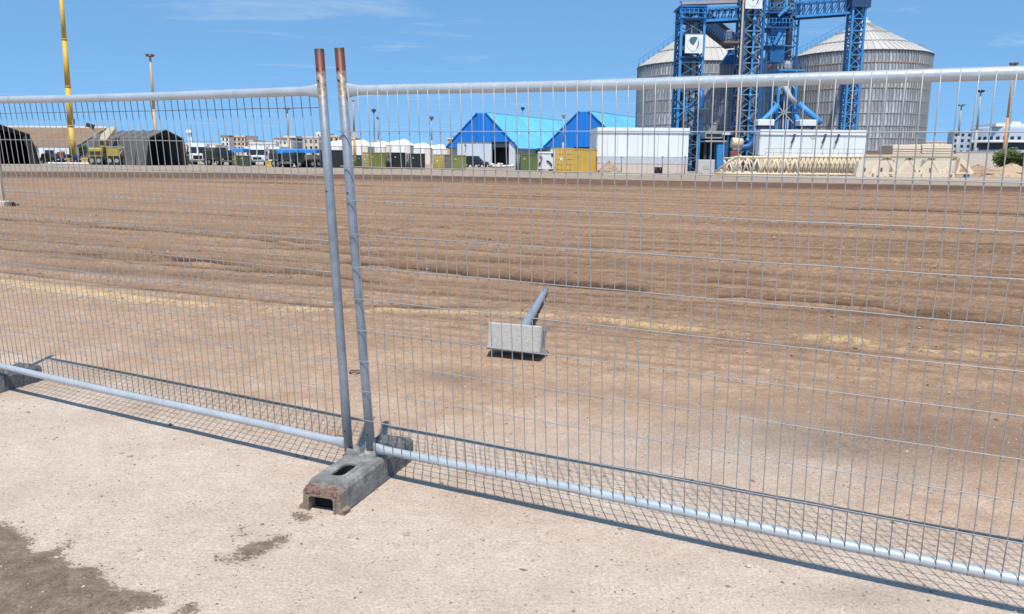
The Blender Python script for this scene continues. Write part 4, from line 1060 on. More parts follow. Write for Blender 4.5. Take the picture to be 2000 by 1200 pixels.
MB().bbox(-0.7, 0.2, -0.3, 0.5, ZM(302), ZM(296), 0.04).build('red_motor', M('red_motor', (0.35, 0.06, 0.05)), dr)
MB().box(-0.6, 0.7, -0.2, 0.6, 0, ZM(302)).build('base', GREYC, dr)
cb = thing('concrete_block', 'grey concrete block wall section left of the cream boom tip', 'block', (G(1378, 340).x, G(1378, 340).y, 0))
s_ = G(1378, 340).y / FPX
MB().bbox(-15 * s_, 17 * s_, 0, 1.2, 0, 27 * s_, 0.05).build('block', M('pale_concrete', (0.5, 0.48, 0.46), rough=0.9, var=0.1, scale=1), cb)
MB().box(-5 * s_, 6 * s_, -0.03, 0.0, 9 * s_, 16 * s_).build('plate', GREYC, cb)
# thin fence posts and black bins in front of the left white wall
for i, (px, top) in enumerate(((1213, 308), (1253, 307), (1293, 307), (1337, 307))):
    g = G(px, 339); t = thing('thin_post', 'thin grey post before the left white building, %s' % ('first from the left', 'second from the left', 'just right of the bins', 'last one near the corner')[i], 'post', (g.x, g.y, 0), 0, 'thin posts before the white wall')
    h = P(px, top, g.y).z
    MB().tube((0, 0, 0), (0, 0, h), 0.045, 8).build('shaft', DUCT, t); MB().tube((0, 0, h), (0, 0, h + 0.1), 0.08, 8).build('cap', DUCT, t)
for i, px in enumerate((1280, 1288)):
    g = G(px, 339); t = thing('black_bin', 'black open bin by the white wall, %s of the pair' % ('left one' if i == 0 else 'right one'), 'bin', (g.x, g.y - 0.3, 0), 0, 'pair of black bins')
    MB().lathe([(0.001, 0.02), (0.2, 0.0), (0.24, 0.62), (0.22, 0.62), (0.19, 0.1)], 14).build('bin', M('black_plastic', (0.02, 0.02, 0.022), rough=0.5), t)
    MB().lathe([(0.235, 0.60), (0.265, 0.60), (0.265, 0.66), (0.235, 0.66)], 14).build('rim', M('black_plastic', (0.02, 0.02, 0.022)), t)
g = G(1283, 337); t = thing('signal_post', 'dark upright post standing behind the black bins', 'post', (g.x, g.y + 0.6, 0)); MB().box(-0.08, 0.08, -0.08, 0.08, 0, P(1283, 290, g.y).z).build('shaft', DUCT, t); MB().box(-0.12, 0.12, -0.12, 0.12, 0, 0.2).build('foot', DUCT, t)

def heap(name, label, cat, px, pbase, w, h, mat, seed, dy=1.0):
    g = G(px, pbase); t = tag(MB().build(name, mat), label, cat) if False else None
    n, m = 26, 8; v, f = [], []
    r = random.Random(seed)
    rings = []
    for i in range(m + 1):
        q = i / m; rad = (1 - q) ** 0.85
        rings.append([(w / 2 * rad * math.cos(2 * PI * k / n) * (1 + 0.25 * (r.random() - .5)), w / 2 * dy * rad * math.sin(2 * PI * k / n) * (1 + 0.25 * (r.random() - .5)), h * q * (1 + 0.2 * (r.random() - .5)) if i else -0.03) for k in range(n)])
    o = MB().loft(rings).build(name, mat, None, (g.x, g.y + w * dy / 2, 0))
    return tag(o, label, cat)
RUBB = M('rubble', (0.36, 0.25, 0.17), rough=0.95, var=0.4, scale=5, bump=0.8, bscale=9)
heap('rubble_heap', 'reddish brown rubble heap leaning on the yellow container', 'heap', 1192, 340, 2.6, 1.25, RUBB, 4)
EARTH = M('earth_heap', (0.33, 0.215, 0.135), rough=0.95, var=0.3, scale=2, bump=0.8, bscale=5)
heap('earth_mound', 'brown earth mound in front of the white minibus', 'mound', 1940, 345, 6.2, 1.15, EARTH, 5)
heap('earth_mound', 'sandy earth mound cut off by the right edge under the tree', 'mound', 2005, 347, 5.6, 1.35, M('sandy_heap', (0.45, 0.32, 0.20), rough=0.95, var=0.3, scale=2, bump=0.8, bscale=5), 6)
mb = MB(); rr = random.Random(3)
for k in range(130):
    px = rr.uniform(1295, 1480) if k < 60 else rr.uniform(1480, 1760); g = G(px, rr.uniform(339, 342) + max(0, px - 1400) * 0.013); s = rr.uniform(0.05, 0.17)
    T = Matrix.Translation((g.x, g.y, s * 0.4)) @ Matrix.Rotation(rr.uniform(0, 3), 4, 'Z') @ Matrix.Rotation(rr.uniform(-.4, .4), 4, 'X')
    mb.box(-s, s, -s * .7, s * .7, -s * .5, s * .5, T)
tag(mb.build('rubble', M('pale_rubble', (0.5, 0.36, 0.18), rough=0.9, var=0.5, scale=0.9)), 'small pale and yellow rubble along the foot of the white buildings', None, None, 'stuff')
# pale kerb at the near edge of the far yard
pts = [G(px, py) for px, py in ((1180, 341), (1300, 342.5), (1400, 344), (1500, 345.5), (1700, 348.5), (1900, 351.5), (2100, 354.5))]
mb = MB()
for a, b in zip(pts[:-1], pts[1:]): mb.bar(a + Vector((0, 0, 0.05)), b + Vector((0, 0, 0.05)), 0.35, 0.16)
tag(mb.build('kerb', M('pale_kerb', (0.58, 0.49, 0.40), rough=0.9)), 'pale kerb along the near edge of the far yard', None, None, 'structure')

# ------------------------------------------------------------------ cream crane boom sections and beige brackets on the ground
def boom(label, pxl, pxr, ptl, ptr, pb, off, nb, tip, dense=1):
    g0, g1 = G(pxl, pb), G(pxr, pb + (pxr - pxl) * 0.013); g0.y += off; g1.y += off
    root = thing('crane_boom', label, 'crane boom', g0, 0, 'cream crane boom sections lying in the yard')
    v = g1 - g0; L = v.length; d = v.normalized(); nrm = Vector((-d.y, d.x, 0))
    H = P(pxr, ptr, g1.y).z
    dep = 1.5; lo = 0.15
    def pnt(f, s, t):                         # f along, s across 0..1, t up 0..1, tapered at the tip
        k = min(1, f / tip) if tip else 1
        return d * (L * f) + nrm * (dep * (0.5 + (s - 0.5) * (0.25 + 0.75 * k))) + Vector((0, 0, lo + (H - lo) * t * (0.08 + 0.92 * k)))
    for s in (0, 1):
        for t in (0, 1):
            fs = [0, tip, 1] if tip else [0, 1]
            MB().path([pnt(f, s, t) for f in fs], 0.115, 8).build('chord', CREAM, root)
    for s in (0, 1):
        mb = MB()
        for k in range(nb):
            a, b = k / nb, (k + 1) / nb; m_ = (a + b) / 2
            mb.tube(pnt(a, s, 0), pnt(m_ if not dense > 1 else b, s, 1), 0.075, 6)
            mb.tube(pnt(m_ if not dense > 1 else a, s, 1), pnt(b, s, 0), 0.075, 6)
        mb.build('lacing', CREAM, root)['kind'] = 'stuff'
    mb = MB()
    for k in range(nb):
        for t in (0, 1): mb.tube(pnt(k / nb, 0, t), pnt((k + 1) / nb, 1, t), 0.04, 6)
    mb.build('lacing', CREAM, root)['kind'] = 'stuff'
    return root
boom('cream lattice crane boom with a pointed tip lying in front of the white building', 1396, 1560, 306, 308, 342, 0.0, 9, 0.24)
boom('cream lattice crane boom section with close crossed lacing', 1500, 1698, 308, 307, 343, 1.9, 22, 0, 2)
boom('cream lattice boom section behind the pointed one', 1430, 1600, 309, 311, 340.5, 4.2, 12, 0, 2)
BRK = M('beige_bracket', (0.74, 0.60, 0.41), rough=0.75, var=0.12, scale=1.5, stain=(0.4, 0.3, 0.18), stain_at=0.63, stain_scale=2)
g0 = G(1690, 346); Db = g0.y
def XB(px): return P(px, 325, Db).x - P(1780, 325, Db).x
def ZB(py): return P(1780, py, Db).z
br = thing('steel_bracket_frame', 'long beige steel truss of big W shaped brackets standing in front of the right silo', 'steel frame', (P(1780, 325, Db).x, Db, 0))
MB().bar((XB(1690), 0, ZB(308)), (XB(1868), 0, ZB(307)), 0.18, 0.16).build('top_chord', M('olive_chord', (0.33, 0.27, 0.12), rough=0.7), br)
MB().bar((XB(1700), 0, ZB(338.5)), (XB(1895), 0, ZB(339)), 0.22, 0.14).build('bottom_chord', BRK, br)
for a, b in (((1733, 307), (1704, 337)), ((1733, 307), (1752, 335)), ((1776, 307), (1756, 337)), ((1776, 307), (1796, 337)), ((1819, 307), (1798, 337)), ((1820, 309), (1840, 337)), ((1868, 307), (1843, 338))):
    MB().bar((XB(a[0]), 0.1, ZB(a[1])), (XB(b[0]), 0.1, ZB(b[1])), 0.34, 0.16, (0, 1, 0)).build('diagonal', BRK, br)
MB().prism([(XB(1867), ZB(338)), (XB(1871), ZB(309)), (XB(1877), ZB(309)), (XB(1901), ZB(336)), (XB(1901), ZB(338)), (XB(1892), ZB(336)), (XB(1873), ZB(318)), (XB(1872), ZB(336))], -0.25, 0.25).build('corner_gusset', BRK, br)
MB().box(XB(1865), XB(1899), -0.3, 0.3, ZB(339.5), ZB(336)).build('corner_base', BRK, br)
MB().box(XB(1886), XB(1893), -0.2, 0.2, 0, ZB(339.5)).build('foot', BLUEL, br); MB().box(XB(1860), XB(1864), -0.2, 0.2, 0, ZB(339)).build('foot', BRK, br)
MB().box(XB(1706), XB(1710), -0.2, 0.2, 0, ZB(339)).build('foot', BRK, br)
for i, (a, b, t, m_) in enumerate(((1672, 1738, 314, 'left'), (1742, 1800, 313, 'middle'), (1802, 1862, 314, 'right'))):
    g = G((a + b) / 2, 344); t_ = thing('concrete_barrier', 'pale beige sloping barrier slab behind the bracket truss, %s one' % m_, 'barrier', (P((a + b) / 2, 330, Db + 1.5).x, Db + 1.5, 0), 0, 'pale barrier slabs behind the truss')
    w = (b - a) / FPX * Db / 2
    MB().prism([(-w, 0), (w, 0), (w * 0.86, ZB(t)), (-w * 0.86, ZB(t) + 0.1 * (i - 1))], 0, 0.7).build('slab', M('pale_slab', (0.72, 0.62, 0.50), rough=0.9, var=0.08, scale=0.8, rand=0.05), t_)
    for s in (-0.5, 0.5): MB().box(s * w - 0.09, s * w + 0.09, -0.06, 0.01, ZB(t) * 0.35, ZB(t) * 0.55).build('slot', M('slot_brown', (0.12, 0.09, 0.07)), t_)
# stack of beige ribbed bins behind
for i, (a, b, tp) in enumerate(((1743, 1798, 283), (1800, 1862, 282))):
    D = 104.0; xa, xb = P(a, 300, D).x, P(b, 300, D).x; h = P(a, tp, D).z
    t = thing('beige_tank', 'beige ribbed steel hopper box beyond the brackets, %s one' % ('left' if i == 0 else 'right'), 'tank', ((xa + xb) / 2, D, 0), 0, 'beige ribbed boxes beside the silo')
    w = (xb - xa) / 2
    MB().bbox(-w, w, 0, 4, 0, h, 0.06).build('body', M('sand_paint', (0.74, 0.61, 0.45), rough=0.7, var=0.08, scale=0.5), t)
    rm = MB().box(-w - 0.02, w + 0.02, -0.07, 0.02, 0, 0.09).mesh('rib', M('sand_paint', (0.6, 0.5, 0.38)))
    for k in range(8): link('rib', rm, t, (0, 0, h * (0.3 + 0.08 * k)))
    if i == 0: MB().box(w - 0.5, w + 0.35, -0.3, -0.05, h * 0.62, h * 0.68).box(w - 0.3, w - 0.1, -0.3, -0.05, h * 0.45, h * 0.55).build('latch', M('slot_brown', (0.12, 0.09, 0.07)), t)
lw = thing('low_beige_wall', 'long low beige wall with a brown coping at the foot of the right silo', 'wall', (P(1720, 310, 98).x, 98, 0))
MB().box(P(1690, 300, 98).x - P(1720, 300, 98).x, P(1880, 300, 98).x - P(1720, 300, 98).x, 0, 0.5, 0, P(1700, 300, 98).z).build('wall', BEIGE, lw)
MB().box(P(1688, 300, 98).x - P(1720, 300, 98).x, P(1742, 300, 98).x - P(1720, 300, 98).x, -0.08, 0.6, P(1700, 299.5, 98).z, P(1700, 296, 98).z).build('coping', M('brown_coping', (0.25, 0.13, 0.08), rough=0.8), lw)

# ------------------------------------------------------------------ blue roofed warehouses
PBLUE = M('blue_cladding', (0.010, 0.19, 0.62), rough=0.6, var=0.10, scale=0.4, rand=0.06, stain=(0.03, 0.17, 0.46), stain_at=0.6, stain_scale=0.5, stretch=(1, 1, 0.35))
PROOF = M('sky_blue_roof', (0.14, 0.48, 0.72), rough=0.6, var=0.16, scale=0.35, rand=0.07, stain=(0.13, 0.40, 0.60), stain_at=0.58, stain_scale=0.45)
WWALL = M('white_cladding', (0.60, 0.64, 0.68), rough=0.6, var=0.05, scale=0.4, rand=0.02)
def warehouse(label, pax, pay, pel, per, peave, D, L, yaw, wall_px, door_px, band):
    ap = P(pax, pay, D); el, er = P(pel, peave, D), P(per, peave, D)
    c, s = math.cos(yaw), math.sin(yaw)
    # front runs along (c,-s): scale x offsets by 1/c-ish using true intersection with that line
    def along(px):                            # distance along the front line from the apex foot where pixel column px meets it
        d = ray(px, 300); k = d[0] / d[1]
        return (ap.x - k * ap.y) / (-k * s - c) if abs(-k * s - c) > 1e-6 else 0
    ul, ur = along(pel), along(per)
    h, e = ap.z, el.z
    root = thing('blue_warehouse', label, 'warehouse', (ap.x, ap.y, 0), -yaw, 'blue roofed warehouses')
    wl, wr = along(wall_px[0]), along(wall_px[1])
    b = band
    zb = e + (h - e) * b
    f = 0.06 * (ur - ul)
    def zroof(u): return e + (h - e) * (1 - (u / (ur if u > 0 else ul)))
    def ztop(u): return min(h, e + (h - e) * max(0, 1 - (u - f) / (ur - f))) if u > f else (h if u > -f else e + (h - e) * max(0, 1 - (u + f) / (ul + f)))
    us = sorted(set([ul + (ur - ul) * k / 16 for k in range(17)] + [wl, wr, -f, f]))
    for u0, u1 in zip(us[:-1], us[1:]):
        if u1 - u0 < 0.08: continue
        bz = zb if wl - 1e-6 <= u0 and u1 <= wr + 1e-6 else e
        q = [(u0 + 0.012, bz), (u1 - 0.012, bz), (u1 - 0.012, ztop(u1 - 0.012)), (u0 + 0.012, ztop(u0 + 0.012))]
        if q[2][1] - bz < 0.02: q = [q[0], q[1], q[3]]
        elif q[3][1] - bz < 0.02: q = q[:3]
        MB().prism(q, -0.15, 0.1).build('cladding_panel', PBLUE, root)
    for u in (ul, ur):
        sg = 1 if u > 0 else -1
        MB().bar((u * 1.02, -0.2, e - 0.06), (sg * f, -0.2, h + 0.06), 0.16, 0.2).build('verge_trim', M('dark_blue_trim', (0.006, 0.09, 0.36), rough=0.55), root)
    du, dv = along(door_px[0]), along(door_px[1])
    pan = M('white_cladding', (0.6, 0.64, 0.68)); n = 4
    for k in range(n):
        x0 = wl + (du - wl) * k / n; x1 = wl + (du - wl) * (k + 1) / n
        MB().box(x0 + 0.01, x1 - 0.01, 0.0, 0.25, 0, zb - 0.02).build('wall_panel', pan, root)
    MB().box(dv, wr, 0.0, 0.25, 0, zb - 0.02).build('wall_panel', pan, root)
    MB().box(du, dv, 0.0, 0.25, zb - 0.9, zb - 0.02).build('door_head', M('dark_machine', (0.05, 0.06, 0.08)), root)
    MB().box(du, dv, 1.6, 1.7, 0, zb - 0.5).build('doorway_shade_sheet', BLK, root)  # flat black panel, the doorway's inner shade painted as colour
    MB().box(ul + 0.5, wl - 0.02, 0.5, 0.8, 0, e).build('side_wall', GREYC, root); MB().box(wr + 0.02, ur - 0.5, 0.5, 0.8, 0, e).build('side_wall', GREYC, root)
    for u, sg in ((ul, -1), (ur, 1)):
        nn = 8
        for k in range(nn):
            y0, y1 = L * k / nn, L * (k + 1) / nn
            mb = MB(); rg = []
            for y in (y0 + 0.03, y1 - 0.03): rg.append([(u * 1.04, y, e - 0.2), (sg * f, y, h + 0.02), (sg * f, y, h + 0.14), (u * 1.04, y, e - 0.08)])
            mb.loft(rg).build('roof_sheet', PROOF, root)
        MB().box(u * 0.97 - 0.15, u * 0.97 + 0.15, 0.8, L, 0, e - 0.1).build('long_wall', GREYC, root)
    MB().box(-f - 0.1, f + 0.1, 0.1, L, h + 0.02, h + 0.2).build('ridge_cap', PROOF, root)
    MB().box(ul * 0.9, ur * 0.9, L - 0.3, L - 0.05, 0, e).build('back_wall', GREYC, root)
    for (sx, sy, fr) in ((ur, 5.0, 0.62), (ur, 11.0, 0.55), (ur, 12.5, 0.3)):
        z = e + (h - e) * (1 - fr); MB().box(sx * fr - 0.3, sx * fr + 0.35, sy, sy + 1.2, z - 0.05, z + 0.45).build('roof_vent', WHITE, root)
    return root
YW = math.radians(27.4)
wh = warehouse('blue gabled warehouse with a white front and a dark open doorway', 941, 222, 873, 1011, 288, G(941, 326).y, 44, YW, (893, 1006), (960, 994), 0.17)
MB().prism([(-3.4, 3.6), (-3.1, 3.7), (-2.95, 3.2), (-3.05, 2.6), (-3.3, 2.3), (-3.12, 2.7), (-3.08, 3.2), (-3.25, 3.5)], -0.06, 0.0).build('wall_mark', M('dark_mark', (0.1, 0.12, 0.14)), wh)
warehouse('second blue gabled warehouse behind the yellow container', 1141, 219, 1063, 1222, 287, 132.0, 36, YW, (1075, 1205), (1120, 1160), 0.0)
lb = thing('low_link_building', 'low flat grey link building between the two blue warehouses', 'building', (P(1037, 300, 141).x, 141, 0))
MB().box(-3, 3.2, 0, 6, 0, 2.9).build('wall', GREYC, lb); MB().box(-3.2, 3.4, -0.4, 6.2, 2.9, 3.15).build('flat_roof', BLUE, lb); MB().box(-1.6, 2.9, -0.05, 0.02, 1.9, 2.7).build('window_strip', M('dark_glass', (0.02, 0.025, 0.03)), lb)
yb = thing('yellow_cabin', 'small yellow brick cabin peeping out left of the blue warehouse', 'cabin', (P(886, 280, 165).x, 165, 0))
MB().box(-1.2, 1.2, 0, 2, 0, P(886, 272, 165).z).build('wall', M('yellow_render', (0.6, 0.38, 0.15), var=0.2), yb); MB().box(-1.4, 1.4, -0.2, 2.2, P(886, 272, 165).z, P(886, 270, 165).z).build('roof', WHITE, yb); MB().box(-0.2, 0.4, 0.5, 1.0, P(886, 270, 165).z, P(886, 265, 165).z).build('chimney', DUCT, yb)

# ------------------------------------------------------------------ shipping containers
def paint(name, col): return M(name, col, rough=0.6, var=0.14, scale=1.0, stain=tuple(c * 0.55 for c in col), stain_at=0.64, stain_scale=2.2)
OLIVE, YELG, DGRN, BLKC, OCHRE, GRYB, OLVD = paint('olive_paint', (0.20, 0.205, 0.055)), paint('yellow_green_paint', (0.52, 0.39, 0.05)), paint('dark_green_paint', (0.055, 0.075, 0.035)), paint('black_green_paint', (0.022, 0.026, 0.022)), paint('ochre_paint', (0.64, 0.41, 0.075)), paint('grey_brown_paint', (0.22, 0.19, 0.15)), paint('mid_green_paint', (0.125, 0.16, 0.055))
def container(label, px0, pxm, px1, ptop, pbase, mend, mside, we=2.4, group='shipping containers across the yard', D=None):
    g = G(pxm, pbase); D = D or g.y; s = FPX / D
    x = P(pxm, pbase, D).x; h = P(pxm, ptop, D).z
    Wend, Wside = (pxm - px0) / s, (px1 - pxm) / s
    th = math.acos(min(Wend / we, 0.966)); L = max(Wside / math.sin(th), 0.6)
    root = thing('shipping_container', label, 'container', (x, D, 0), math.atan2(math.cos(th), math.sin(th)), group)
    c = 0.11
    fr = MB()
    for xx in (0, L - c):
        for yy in (0, we - c): fr.box(xx, xx + c, yy, yy + c, 0.02, h)
    fr.build('corner_post', mside, root)['kind'] = 'stuff'
    fr = MB()
    for z0, z1 in ((0.02, 0.16), (h - 0.12, h - 0.005)):
        fr.box(c, L - c, 0.004, c, z0, z1); fr.box(c, L - c, we - c, we - 0.004, z0, z1); fr.box(0.004, c, c, we - c, z0, z1); fr.box(L - c, L - 0.004, c, we - c, z0, z1)
    fr.build('frame_rail', mside, root)['kind'] = 'stuff'
    def corr(y, sg):                          # corrugated wall
        n = max(4, int((L - 2 * c) / 0.07)) ; pts = []
        for k in range(n + 1):
            q = (0, 0, 1, 1)[k % 4]; pts.append((c + (L - 2 * c) * k / n, y + sg * (0.02 + 0.035 * q)))
        vs = [(px_, py_, z) for z in (0.16, h - 0.12) for px_, py_ in pts]; m = n + 1
        return MB().add(vs, [(k, k + 1, m + k + 1, m + k) for k in range(n)])
    corr(0, 1).build('side_wall', mside, root); corr(we, -1).build('side_wall', mside, root)
    MB().box(L - 0.06, L - 0.02, c, we - c, 0.16, h - 0.12).build('end_wall', mside, root)
    MB().box(0.05, L - 0.05, 0.05, we - 0.05, h - 0.07, h - 0.02).build('roof', mside, root)
    MB().box(0.05, L - 0.05, 0.05, we - 0.05, 0.06, 0.1).build('floor', BLK, root)
    for k in range(2):
        y0 = c + (we - 2 * c) * k / 2 + 0.015; y1 = c + (we - 2 * c) * (k + 1) / 2 - 0.015
        d = MB().box(0.015, 0.05, y0, y1, 0.16, h - 0.13).build('door', mend, root)
        rb = MB()
        for q in range(4): rb.box(-0.012, 0.02, y0 + 0.08, y1 - 0.08, 0.32 + (h - 0.75) * q / 3.3, 0.32 + (h - 0.75) * q / 3.3 + 0.16)
        rb.build('door_rib', mend, d)['kind'] = 'stuff'
        b = MB()
        for q in (0.3, 0.75): b.tube((-0.03, y0 + (y1 - y0) * q, 0.1), (-0.03, y0 + (y1 - y0) * q, h - 0.05), 0.022, 6)
        b.build('lock_bar', DUCTP, d)['kind'] = 'stuff'
    MB().box(-0.02, 0.012, we * 0.58, we * 0.72, h * 0.5, h * 0.62).build('notice_plate', WHITE, root)
    MB().box(L * 0.15, L * 0.15 + 0.22, -0.012, 0.01, h * 0.68, h * 0.76).build('marking_plate', DUCTP, root)
    return root
container('big ochre yellow container with ribbed doors, its long side to the right', 1085, 1120, 1182, 290, 338, OCHRE, OCHRE)
container('mid green container standing alone between the two blue warehouses', 1007, 1017, 1049, 301, 335, DGRN, OLVD, 2.2)
container('yellow and olive container with pale plates, first of the pair left of the warehouse', 845, 869, 882, 302, 331.5, YELG, GRYB, 2.0)
container('olive green ribbed container, second of the pair left of the warehouse', 881, 884, 910, 303, 333, GRYB, OLIVE, 2.0)
container('black green container ending the dark row before the white marquees', 789, 801, 829, 300, 331, BLKC, BLKC, 2.1)
container('black container with an orange mark, second from the right in the dark row', 750, 767, 790, 298, 330, BLKC, BLKC, 2.1)
container('yellow ended container with an olive green side right of the fence posts', 703, 722, 750, 298, 330, YELG, OLIVE, 2.0)
container('small dark green container just right of the fence posts', 683, 698, 707, 303, 328, OLVD, DGRN, 1.9)
container('long black container behind the paired fence posts', 621, 626, 672, 293, 328, BLKC, BLKC, 2.2)
container('yellow green container under the blue canopies, left end', 536, 541, 551, 302, 326, YELG, YELG, 1.6)
container('low yellow box container left of the blue canopies', 516, 519, 536, 314, 326, OCHRE, OCHRE, 1.4)
container('yellow green container below the small blue canopy', 441, 460, 466, 304, 323.5, YELG, OLVD, 1.9)
container('dark green container beside the yellow green one, right of it', 466, 468, 485, 304, 325, DGRN, DGRN, 1.9)
container('low dark green container at the mouth of the grey tent', 362, 365, 380, 297, 321, OLVD, DGRN, 1.9)
t = thing('orange_mark_plate', 'small orange notice fixed on the black container', 'notice', (P(764, 312, 103.5).x, 103.0, P(764, 316, 103.5).z))
MB().box(-0.11, 0.11, -0.02, 0.02, 0, 0.45).build('plate', M('orange_plate', (0.6, 0.33, 0.16)), t); MB().box(-0.07, 0.07, -0.025, -0.015, 0.1, 0.3).build('print', BLK, t)

# ------------------------------------------------------------------ military tents, canopies, marquees
TENT = M('grey_tent_cloth', (0.115, 0.108, 0.098), rough=0.9, var=0.18, scale=0.9, stain=(0.15, 0.14, 0.125), stain_at=0.56, stain_scale=1.1)
TENTD = M('black_tent_cloth', (0.028, 0.028, 0.026), rough=0.9, var=0.25, scale=0.8)
INNER = M('tent_inside_shade', (0.012, 0.012, 0.014), rough=1.0)  # near-black, the shade inside the tents is put into this colour
def tent(label, pxl, pxa, pxr, ptop, pbase, D, L, yaw, cloth, sh=0.62):
    a = P(pxa, ptop, D); H = a.z; wl, wr = P(pxl, pbase, D).x - a.x, P(pxr, pbase, D).x - a.x
    brg = math.atan2(-(a.x + (wl + wr) / 2), D); W = (wr - wl) / 2 / math.cos(yaw - brg) * math.cos(brg); cx = a.x + (wl + wr) / 2
    root = thing('frame_tent', label, 'tent', (cx, D, 0), yaw, 'big military frame tents')
    prof = [(-W, 0), (-W * 0.94, H * 0.38), (-W * 0.84, H * sh), (-W * 0.45, H * (0.46 + 0.54 * sh)), (0, H), (W * 0.45, H * (0.46 + 0.54 * sh)), (W * 0.84, H * sh), (W * 0.94, H * 0.38), (W, 0)]
    nb = 5
    for k in range(nb):
        y0, y1 = L * k / nb, L * (k + 1) / nb; rg = []
        for q in range(5):
            f = q / 4; sag = 0.985 if 0 < q < 4 else 1.0
            rg.append([(x * sag, y0 + (y1 - y0) * f, z * (sag if z > 0 else 1)) for x, z in prof])
        vs = [p for r in rg for p in r]; n = len(prof)
        MB().add(vs, [(i * n + j, i * n + j + 1, (i + 1) * n + j + 1, (i + 1) * n + j) for i in range(4) for j in range(n - 1)]).build('cloth_bay', cloth, root)
    for k in range(nb + 1):
        MB().path([(x, L * k / nb, z) for x, z in prof], 0.11, 6).build('frame_arch', cloth, root)
    MB().prism([(x * 0.98, z * 0.98) for x, z in prof], L - 0.3, L - 0.2).build('end_wall', INNER, root)
    MB().prism([(0, H * 0.985), (W * 0.83, H * sh * 0.98), (W * 0.76, H * sh * 0.93), (0, H * 0.87), (-W * 0.76, H * sh * 0.93), (-W * 0.83, H * sh * 0.98)], 0.25, 0.33).build('front_valance', TENTD, root)
    for s in (-1, 1): MB().prism([(s * W * 0.98, 0), (s * W * 0.91, H * 0.33), (s * W * 0.79, H * sh), (s * W * 0.70, H * sh * 0.9), (s * W * 0.78, H * 0.3), (s * W * 0.8, 0)], 0.1, 0.25).build('door_flap', TENTD, root)
    MB().box(-W * 0.95, W * 0.95, 0.3, L - 0.4, 0.01, 0.03).build('floor_shade_sheet', INNER, root)  # floor sheet in the same painted shade as the tent's end wall
    return root
tent('grey frame tent with its black open end to the right, behind the loader', 287, 321, 368, 254, 321, 122.0, 13, math.radians(58), TENT, 0.76)
tent('black open tent cut off by the left edge of the picture', -112, -20, 79, 236, 321, 122.0, 16, math.radians(31), TENTD, 0.70)
BCAN = M('blue_canopy', (0.018, 0.25, 0.66), rough=0.7, var=0.08, scale=1)
def canopy(label, px0, px1, ptop, pbot, D, dep):
    a, b = P(px0, ptop, D), P(px1, ptop, D); w = (b.x - a.x) / 2; z1, z0 = a.z, P(px0, pbot, D).z
    root = thing('shade_canopy', label, 'canopy', ((a.x + b.x) / 2, D, 0), 0, 'blue shade canopies over the vehicles')
    MB().loft([[(-w, 0, z0), (w, 0, z0), (w, dep, z0), (-w, dep, z0)], [(-w, 0, z1 - 0.15), (w, 0, z1 - 0.15), (w, dep, z1 - 0.15), (-w, dep, z1 - 0.15)], [(-w * 0.9, 0.3, z1), (w * 0.9, 0.3, z1), (w * 0.9, dep - .3, z1), (-w * 0.9, dep - .3, z1)]], cap=True).build('top_cloth', BCAN, root)
    for x in (-w + 0.08, w - 0.08):
        for y in (0.1, dep - 0.1): MB().box(x - 0.05, x + 0.05, y - 0.05, y + 0.05, 0, z0).build('post', DUCT, root)
    return root
canopy('blue canopy left half over the dark trucks', 540, 579, 291, 300, 112, 3.5)
canopy('blue canopy right half over the dark trucks next to the fence post', 580, 618, 291, 299, 113, 3.5)
canopy('small blue canopy behind the yellow green container', 452, 474, 290, 298, 126, 3)
MARQ = M('white_marquee_cloth', (0.80, 0.78, 0.74), rough=0.8, var=0.06, scale=0.6)
marq = [(634, 672, 273, 258, 'first, behind the fence posts'), (676, 716, 272, 178, 'second, right of the fence posts'), (712, 760, 275, 186, 'third, behind the yellow ended container'), (756, 800, 271, 180, 'fourth and tallest'), (796, 838, 278, 184, 'fifth, behind the end of the dark row'), (834, 872, 281, 188, 'last, touching the blue warehouse')]
for a, b, tp, D, wd in marq:
    D = min(D, 190); x0, x1 = P(a, 300, D).x, P(b, 300, D).x; h = P(a, tp, D).z; w = (x1 - x0) / 2
    r_ = random.Random(a)
    t = thing('white_marquee', 'white peaked marquee, ' + wd, 'marquee', ((x0 + x1) / 2, D, 0), 0, 'row of white marquees')
    w *= 1.12; hh = h * 0.74
    pk = [(-w * 0.35, h * (0.9 + 0.08 * r_.random())), (w * 0.25, h)]
    MB().loft([[(-w * 1.04, 0, hh), (w * 1.04, 0, hh), (w * 1.04, 8, hh), (-w * 1.04, 8, hh)], [(-w * 0.75, 2, hh + (h - hh) * 0.55), (w * 0.7, 2, hh + (h - hh) * 0.6), (w * 0.7, 6, hh + (h - hh) * .6), (-w * 0.75, 6, hh + (h - hh) * .55)], [(-w * 0.5, 3.7, h * (0.86 + 0.1 * r_.random())), (w * 0.35, 3.7, h), (w * 0.35, 4.3, h), (-w * 0.5, 4.3, h * 0.9)]]).build('roof_cloth', MARQ, t)
    for k in range(4): MB().box(-w + 2 * w * k / 4 + 0.03, -w + 2 * w * (k + 1) / 4 - 0.03, 0.1, 0.2, 0, hh).build('wall_cloth', MARQ if k % 3 else M('cream_cloth', (0.72, 0.63, 0.50), rough=0.8), t)
    for x in (-w, w): MB().box(x - 0.08, x + 0.08, 0, 0.16, 0, hh).build('pole', DUCTP, t)

